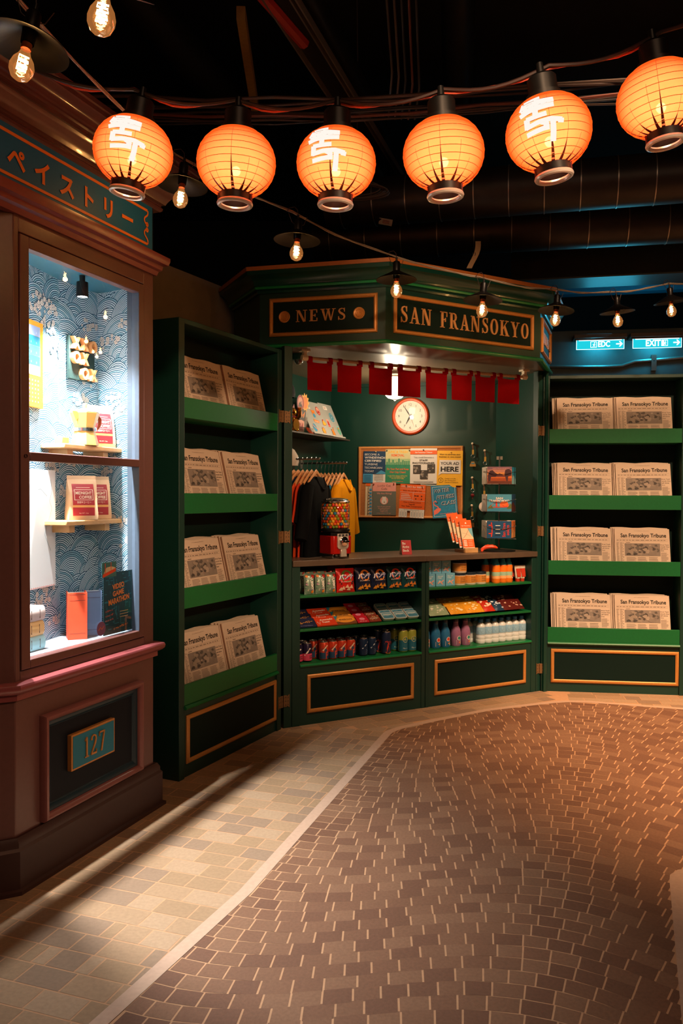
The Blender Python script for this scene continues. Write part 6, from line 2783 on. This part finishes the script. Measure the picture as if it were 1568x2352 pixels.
def emblem(b):
    """white brush mark wrapped on the shell: x = angle, z = height fraction"""
    W_ = EM('lantern_mark', (1, .93, .84), 1.0)
    k = 1 / 670.
    segs = [[(680, 255), (450, 268)], [(455, 262), (395, 385)], [(380, 372), (520, 350), (870, 335)], [(590, 305), (860, 330)], [(360, 465), (520, 430), (865, 425)], [(605, 300), (588, 420), (580, 575)],
            [(440, 570), (745, 560)], [(450, 560), (448, 735)], [(430, 712), (600, 680), (800, 672), (955, 715)], [(945, 690), (930, 770)], [(660, 690), (725, 730), (722, 850)], [(740, 800), (430, 835)], [(825, 690), (815, 880), (795, 1060)]]
    for sg in segs:
        pts = []
        for (x0, y0), (x1, y1) in zip(sg, sg[1:]):
            for q in range(5):
                f = q / 4
                pts.append((x0 + (x1 - x0) * f, y0 + (y1 - y0) * f))
        n = len(pts)
        L, Q = [], []
        for i, p in enumerate(pts):
            a, c = pts[max(0, i - 1)], pts[min(n - 1, i + 1)]
            if a == c:
                continue
            dx, dy = c[0] - a[0], c[1] - a[1]
            l = math.hypot(dx, dy) or 1
            L.append((p[0] - dy / l * 42, p[1] + dx / l * 42))
            Q.append((p[0] + dy / l * 42, p[1] - dx / l * 42))

        def wrap(p):
            u = (p[0] - 770) * k
            v = (820 - p[1]) * k * .95
            th = math.asin(max(-.98, min(.98, v))) - R(17)
            cx = max(.25, math.cos(th))
            az = math.asin(max(-.98, min(.98, u / cx)))
            t = (th + 1.2) / 2.4
            r, z = lr(min(.995, max(.005, t)))
            r += .0016
            return (r * math.sin(az), -r * math.cos(az), z)
        vs = [wrap(p) for p in L] + [wrap(p) for p in Q]
        m = len(L)
        b.add(vs, [(i, i + 1, m + i + 1, m + i) for i in range(m - 1)], W_)


lan_lab = ['paper lantern with white mark in front of the burgundy cornice', 'plain paper lantern next to the marked one at the cornice', 'paper lantern with white mark above the newsstand NEWS panel',
           'plain paper lantern hanging above the newsstand sign corner', 'paper lantern with white mark hung towards the round ducts', 'plain paper lantern at the raised outer end of the string']
shell_mesh = None
for i, (x, y, z, tl, mk) in enumerate(lantern_spots):
    t = thing('paper_lantern', 'glowing round orange ' + lan_lab[i], 'lantern', T(x, y, z) @ Matrix.Rotation(R(tl), 4, 'Y') @ RZ((14, 0, -4, -8, -14, -20)[i]), 'orange paper lanterns on the string')
    sh = lantern_shell().build('paper_shell', t, smooth=180)
    b = MB()
    for q in range(1, 12):
        r, zz = lr(q / 12)
        b.tube([((r + .0004) * math.cos(a), (r + .0004) * math.sin(a), zz) for a in [2 * PI * j / 40 for j in range(40)]], .0010, EM('lantern_hoop_glow', (.46, .10, .014), 1.0), 4, True)  # emission on the wires stands in for lamp light through the paper
    b.build('wire_hoops', sh)
    b = MB()
    rg = random.Random(i)
    for q in range(16):
        a = 2 * PI * q / 16 + rg.uniform(-.08, .08)
        top = rg.uniform(.28, .6) if q % 4 else .97
        k = 14
        vs = []
        for j in range(k + 1):
            tt = .004 + top * j / k
            r, zz = lr(tt)
            w = max(.0010, .0105 * (1 - j / k * 2.0)) / max(r, .02)
            for s in (-1, 1):
                vs.append(((r + .0008) * math.cos(a + s * w * .5), (r + .0008) * math.sin(a + s * w * .5), zz))
        b.add(vs, [(2 * j, 2 * j + 1, 2 * j + 3, 2 * j + 2) for j in range(k)], RIB)
    b.build('paper_folds', sh)
    if mk < 0:
        b = MB()
        emblem(b)
        b.build('white_mark', sh)
    r0, z0 = lr(0)
    b = MB()
    b.lathe([(r0 + .002, z0 + .002), (r0 + .003, z0 - .022), (r0 - .001, z0 - .022), (r0 - .002, z0 + .002)], BLACKM, 28)
    for s in (-1, 1):
        b.box(s * (r0 + .002) - .003, s * (r0 + .002) + .003, -.012, .012, z0 - .026, z0 + .006, LRED)
    b.build('bottom_collar', t)
    b = MB()
    b.tube([((r0 + .001) * math.cos(a), (r0 + .001) * math.sin(a), z0 - .030) for a in [2 * PI * j / 28 for j in range(28)]], .008, M('#e6dad0', .3, .3), 8, True)
    b.build('bottom_ring', t)
    r1, z1 = lr(1)
    b = MB()
    b.lathe([(r1 + .003, z1 - .002), (r1 + .003, z1 + .012), (.044, z1 + .014), (.044, z1 + .062), (.036, z1 + .07), (.012, z1 + .075), (.010, z1 + .11), (0, z1 + .11)], BLACKM, 24)
    b.build('top_fitting', t)
    b = MB()
    b.ball((0, 0, -.026), .015, EM('lantern_lamp', (1, .72, .42), 38), 12, 8)
    b.tube([(0, 0, -.01), (0, 0, z1)], .003, BLACKM, 6)
    b.build('lamp', t)
    lt = lamp('lantern_light', 'POINT', (x, y, z - .02), 2.0, (1.0, .60, .40), .018)
lc = MB()
CABLE = M('#2a120c', .6, noise=.2)
ends = [(-1.75, 2.15, 3.15), (-1.05, 2.66, 2.84)] + [(x, y, z + .205) for x, y, z, _, _ in lantern_spots] + [(1.35, 2.42, 3.02), (2.2, 2.2, 3.35)]
pts = []
for a, c in zip(ends, ends[1:]):
    for q in range(8):
        f = q / 8
        pts.append((a[0] + (c[0] - a[0]) * f, a[1] + (c[1] - a[1]) * f, a[2] + (c[2] - a[2]) * f - .03 * math.sin(PI * f)))
lc.tube(pts, .006, CABLE, 6)
pts2 = [(p[0], p[1] + .01, p[2] + .008 * math.sin(i * .9)) for i, p in enumerate(pts)]
lc.tube(pts2, .004, M('#b5452a', .6), 5)
single(lc, 'lantern_cable', 'reddish cable carrying the row of paper lanterns', 'cable', Matrix.Identity(4))

# ================================================================== STRING LIGHTS
AMB = GLASS('amber_glass', (1.0, .78, .48), .22, (1.0, .38, .10, .22))
FIL = EM('filament', (1.0, .72, .38), 55)
SHADE = M('#0e0b0a', .4, .5, noise=.3, scale=40)
COPPER = M('#a8552a', .35, .6)
proto_b = None


def bulb_proto(lab, F):
    t = thing('string_bulb', lab, 'light bulb', F, 'bulbs on the light string')
    b = MB()
    b.lathe([(.011, .034), (.012, .030), (.016, .018), (.026, .004), (.031, -.012), (.030, -.026), (.022, -.042), (.010, -.049), (0, -.05)], AMB, 24)
    g = b.build('glass_bulb', t, smooth=180)
    b = MB()
    pts = []
    for j in range(6):
        zz = .014 - .007 * j
        pts += [(-.012 if j % 2 else .012, .003 if j % 2 else -.003, zz), (.012 if j % 2 else -.012, .003 if j % 2 else -.003, zz)]
    b.tube(pts, .0022, FIL, 5)
    b.tube([(.006 * math.cos(j * .8), .006 * math.sin(j * .8), .014 - .0022 * j) for j in range(16)], .002, FIL, 5)
    b.build('filament', t)
    b = MB()
    b.lathe([(.0, .04), (.012, .04), (.013, .034), (.013, .05), (.0, .052)], COPPER, 14)
    b.build('screw_cap', t)
    b = MB()
    b.lathe([(.016, .092), (.04, .078), (.104, .046), (.107, .042), (.104, .0425), (.04, .072), (.016, .086)], SHADE, 32)
    b.build('shade', t)
    b = MB()
    b.lathe([(.017, .050), (.019, .086), (.019, .132), (.015, .139), (.006, .141), (.005, .16), (0, .161)], SHADE, 16)
    b.tube([(0, 0, .15), (-.004, 0, .18), (-.02, 0, .192), (-.045, 0, .182), (-.06, 0, .16)], .0016, CABLE, 5)
    b.tube([(.017, 0, .115), (.03, 0, .12), (.045, 0, .16)], .0014, CABLE, 5)
    b.tube([(-.017, 0, .115), (-.03, 0, .12), (-.05, 0, .16)], .0014, CABLE, 5)
    b.build('socket', t)
    return t


bulb_spots = [(-.53, 1.821, 2.510, 'bulb at the very top of the picture, shade out of view'), (-.82, 2.119, 2.555, 'bulb near the end of the burgundy cornice, its shade tilted'),
              (-.673, 3.428, 2.690, 'bulb just right of the burgundy cornice, below the lanterns'), (-.21, 3.76, 2.568, 'bulb between the case cornice and the NEWS panel'),
              (.283, 4.317, 2.536, 'bulb in front of the newsstand corner above the letter S'), (.762, 4.483, 2.471, 'bulb hanging in front of the lettered sign panel'),
              (1.274, 4.918, 2.515, 'bulb at the far corner of the newsstand hood'), (1.734, 5.18, 2.565, 'bulb above the first exit sign'), (2.167, 5.421, 2.684, 'bulb above the second exit sign')]
rg = random.Random(31)
for i, (x, y, z, lab) in enumerate(bulb_spots):
    F = T(x, y, z) @ RZ(30) @ Matrix.Rotation(R((0, 12, 6, 3, 0, 4, 6, -6, -8)[i]), 4, 'Y') @ RX(30 if i == 0 else 0)
    if proto_b is None:
        proto_b = bulb_proto('glowing amber ' + lab, F)
    else:
        dup(proto_b, F, 'glowing amber ' + lab, 'bulbs on the light string')
    lamp('bulb_light', 'POINT', (x, y, z - .02), 1.6, (1.0, .55, .22), .012)
b = MB()
pts = [(-.2, 1.3, 2.95)]
tops = [(x - .02, y, z + .17) for x, y, z, _ in bulb_spots]
path = [(-.1, 1.5, 2.80)] + tops + [(2.9, 5.7, 2.95)]
pts = []
for a, c in zip(path, path[1:]):
    d = math.dist(a, c)
    for q in range(10):
        f = q / 10
        pts.append((a[0] + (c[0] - a[0]) * f, a[1] + (c[1] - a[1]) * f, a[2] + (c[2] - a[2]) * f - .022 * d * math.sin(PI * f)))
WIREC = M('#7a6a58', .6)
b.tube(pts, .0042, WIREC, 6)
b.tube([(p[0] + .006 * math.sin(i * .8), p[1], p[2] + .006 * math.cos(i * .8)) for i, p in enumerate(pts)], .0028, WIREC, 5)
single(b, 'light_string_cable', 'twisted cable of the bulb string crossing below the lanterns', 'cable', Matrix.Identity(4))

# ================================================================== EXIT SIGNS AND CONDUIT
CY = EM('sign_cyan', (.012, .50, .60), 1.3)
SW = EM('sign_white', (.75, .95, 1.0), 2.0)


def exit_sign(lab, u, txt):
    t = thing('exit_sign', lab, 'exit sign', FX @ T(u, -.14, 2.655), 'lit exit signs')
    b = MB()
    b.box(-.21, .21, -.025, .14, .092, .125, M('#5a4f4c', .5, .2, noise=.2))
    b.box(-.2, .2, -.006, .012, .078, .092, M('#5a4f4c', .5, .2))
    b.build('housing', t, .003)
    b = MB()
    b.box(-.19, .19, -.003, .003, 0, .082, CY)
    b.build('panel', t)
    b = MB()
    y = -.0036
    b.frame(-.19, .19, 0, .082, [(0, 0), (.004, 0)], SW, y)
    b.quad(-.17, .17, .072, .079, SW, y)
    if txt == 'EDC':
        b.fit('EDC', .03, .022, .046, .095, SW, y, .03)
        px = -.052
    else:
        b.fit('EXIT', -.03, .018, .050, .115, SW, y, .03)
        px = .058
    b.frame(px - .025, px + .025, .016, .066, [(0, 0), (.004, 0)], SW, y)
    if txt == 'EXIT':
        b.quad(px - .021, px - .004, .02, .062, SW, y - .0002)
    b.disc(px + .008, .055, .004, SW, y, 8)
    b.stroke([(px + .006, .048), (px + .002, .036), (px + .010, .026)], .006, SW, y)
    b.stroke([(px - .008, .042), (px + .004, .046), (px + .014, .04)], .003, SW, y)
    b.stroke([(px + .002, .036), (px - .006, .024)], .004, SW, y)
    b.stroke([(.125, .042), (.165, .042)], .010, SW, y)
    b.poly([(.148, .064), (.158, .064), (.178, .042), (.158, .020), (.148, .020), (.162, .042)], SW, y - .0002)
    b.build('lettering', t, smooth=0)
    lamp('exit_sign_glow', 'AREA', tuple(FX @ Vector((u, -.11, 2.74))), 4.0, (.04, .70, .95), .16, tuple(FX @ Vector((u, .05, 2.45))))
    return t


exit_sign('lit cyan EDC direction sign above the green news rack', .955, 'EDC')
exit_sign('lit cyan EXIT sign with running man beside the EDC sign', 1.40, 'EXIT')
b = MB()
pts = [(u, -.016, 2.545 + (.03 if u > 1.2 else .0) + .012 * math.cos(u * 3) + max(0, u - 1.05) * .03) for u in [.45 + .1 * i for i in range(26)]]
b.tube(pts, .013, M('#7d8a8c', .4, .5), 8)
t = single(b, 'conduit', 'grey cable conduit running along the partition under the exit signs', 'conduit', FX)
b = MB()
b.box(1.38, 1.42, -.034, 0, 2.49, 2.62, STEEL)
b.box(1.37, 1.43, -.010, 0, 2.42, 2.46, M('#6a4a3a', .5))
for z in (2.44, 2.57):
    b.M = Matrix.Identity(4)
    b.disc(1.40, z, .006, BLACK, -.0345, 8)
o = b.build('clamp', t)

# ================================================================== CEILING SERVICES
def duct(lab, a, c, r, seam):
    t = thing('round_duct', lab, 'duct', Matrix.Identity(4), 'round ducts under the ceiling')
    a, c = Vector(a), Vector(c)
    b = MB()
    b.tube([a, c], r, M('#33302f', .45, .5, noise=.3, scale=12), 28)
    b.build('duct_body', t)
    L = (c - a).length
    d = (c - a).normalized()
    k = int(L / seam)
    for i in range(k):
        p = a + d * (seam * (i + .5))
        b = MB()
        b.tube([p - d * .003, p + d * .003], r + .004, M('#a8a49c', .35, .8), 28)
        b.build('seam_band', t)
    return t


duct('upper round spiral duct crossing above the exit signs', (-.1, 5.62, 3.42), (4.3, 4.55, 3.42), .155, .22)
duct('lower round spiral duct behind the upper one', (-.2, 6.15, 3.34), (4.3, 5.25, 3.34), .15, .26)
b = MB()
b.box(0, 1.9, -.15, .15, 0, .26, M('#1f2426', .5, .4, noise=.3))
b.box(-.02, 1.92, -.16, .16, -.012, .0, M('#4a565a', .5, .4))
single(b, 'square_duct', 'dark rectangular duct below the round ducts on the exit side', 'duct', fr((1.35, 6.6), -12, 3.14))
b = MB()
for s in (-.07, .05, .075):
    b.box(s - .004, s + .004, 0, 4.6, -.01, .03, M('#9a948c', .35, .7))
b.box(-.07, .075, 0, 4.6, .028, .032, M('#201d1c', .5, .4))
single(b, 'cable_tray', 'straight dark cable tray running away under the ceiling', 'cable tray', fr((-.62, 2.75), -17.2, 3.72))
b = MB()
b.box(-.02, .02, 0, .9, 0, .06, M('#8a6a30', .5, .3, noise=.3))
single(b, 'bracket_beam', 'short brass coloured beam hanging left of the cable tray', 'beam', fr((-.465, 3.75), 2, 3.60))
b = MB()
b.tube([(-.55, 3.4, 3.74), (-.2, 4.2, 3.74)], .03, M('#a02818', .5), 8)
single(b, 'red_pipe', 'red pipe end beside the cable tray', 'pipe', Matrix.Identity(4))
for i, (a, c, r, lab) in enumerate((((-1.25, 3.5, 3.95), (-.45, 6.2, 3.95), .11, 'dark pipe high above the burgundy case'), ((-.3, 3.7, 3.92), (.25, 5.6, 3.92), .075, 'dark pipe high behind the cable tray'),
                                    ((.45, 3.3, 4.0), (.75, 5.4, 4.0), .09, 'dark pipe high above the middle lanterns'))):
    b = MB()
    b.tube([a, c], r, M('#2b2e2e', .3, .6, noise=.2), 20)
    single(b, 'ceiling_pipe', lab, 'pipe', Matrix.Identity(4), 'pipes under the ceiling')
rg = random.Random(77)
CC = [M(c, .5) for c in ('#2a2422', '#3a2a22', '#4a3a30', '#231f1e', '#5a2c1e')]
for i in range(9):
    b = MB()
    dz = rg.uniform(-.05, .05)
    dy = rg.uniform(-.08, .08)
    pts = [(-1.7 + .34 * k, 4.25 - .035 * k + dy + rg.uniform(-.02, .02), 3.40 + dz - .07 * math.sin(PI * k / 11) + rg.uniform(-.012, .012)) for k in range(13)]
    b.tube(pts, rg.uniform(.005, .009), CC[i % 5], 5)
    single(b, 'ceiling_cable', '%s loose cable of the bundle sagging above the lanterns' % ORD[i], 'cable', Matrix.Identity(4), 'cables of the sagging bundle')
for i in range(5):
    b = MB()
    x = .22 + .035 * i
    b.tube([(x - .1, 3.3, 3.9), (x - .02, 3.9, 3.8), (x + .03, 4.25, 3.62 - .02 * i), (x + .02, 4.4, 3.45)], .006, CC[(i + 1) % 5], 5)
    single(b, 'ceiling_cable', '%s dark cable of the bunch hanging from the ceiling' % ORD[i], 'cable', Matrix.Identity(4), 'cables of the hanging bunch')
b = MB()
for k in range(7):
    b.tube([(.15 * math.cos(a) * (1 + .06 * k) , .02 * math.sin(k), .045 * math.sin(a) - .005 * k) for a in [2 * PI * q / 24 for q in range(24)]], .005, CC[2], 5, True)
b.tube([(0, 0, .04), (.01, .01, .6), (0, .02, 1.27)], .004, CC[1], 5)
single(b, 'cable_coil', 'loose coil of cable hung on a strand from the ceiling', 'cable coil', T(.08, 5.05, 3.33))
b = MB()
b.box(-.045, .045, -.001, .001, -.03, .03, S_W)
for i in range(3):
    b.quad(-.02, .025, -.012 + .012 * i, -.007 + .012 * i, S_R, -.0015)
single(b, 'duct_label', 'white label with red lines stuck on the upper duct', 'label', T(.285, 5.485, 3.268) @ Matrix.Rotation(R(10), 4, 'Y') @ RX(68))
b = MB()
vs = []
for i in range(7):
    z = -.03 * i
    x = .012 * math.sin(i * .7) - .008 * i
    vs += [(x - .018, .008 * math.cos(i), z), (x + .018, .008 * math.cos(i + .5), z)]
b.add(vs, [(2 * i, 2 * i + 2, 2 * i + 3, 2 * i + 1) for i in range(6)], M('#b8946a', .7))
b.text('13', -.028, -.10, .02, BLACK, -.012)
single(b, 'paper_tag', 'twisted tan paper tag hanging below the ducts', 'tag', T(.905, 5.50, 3.15))
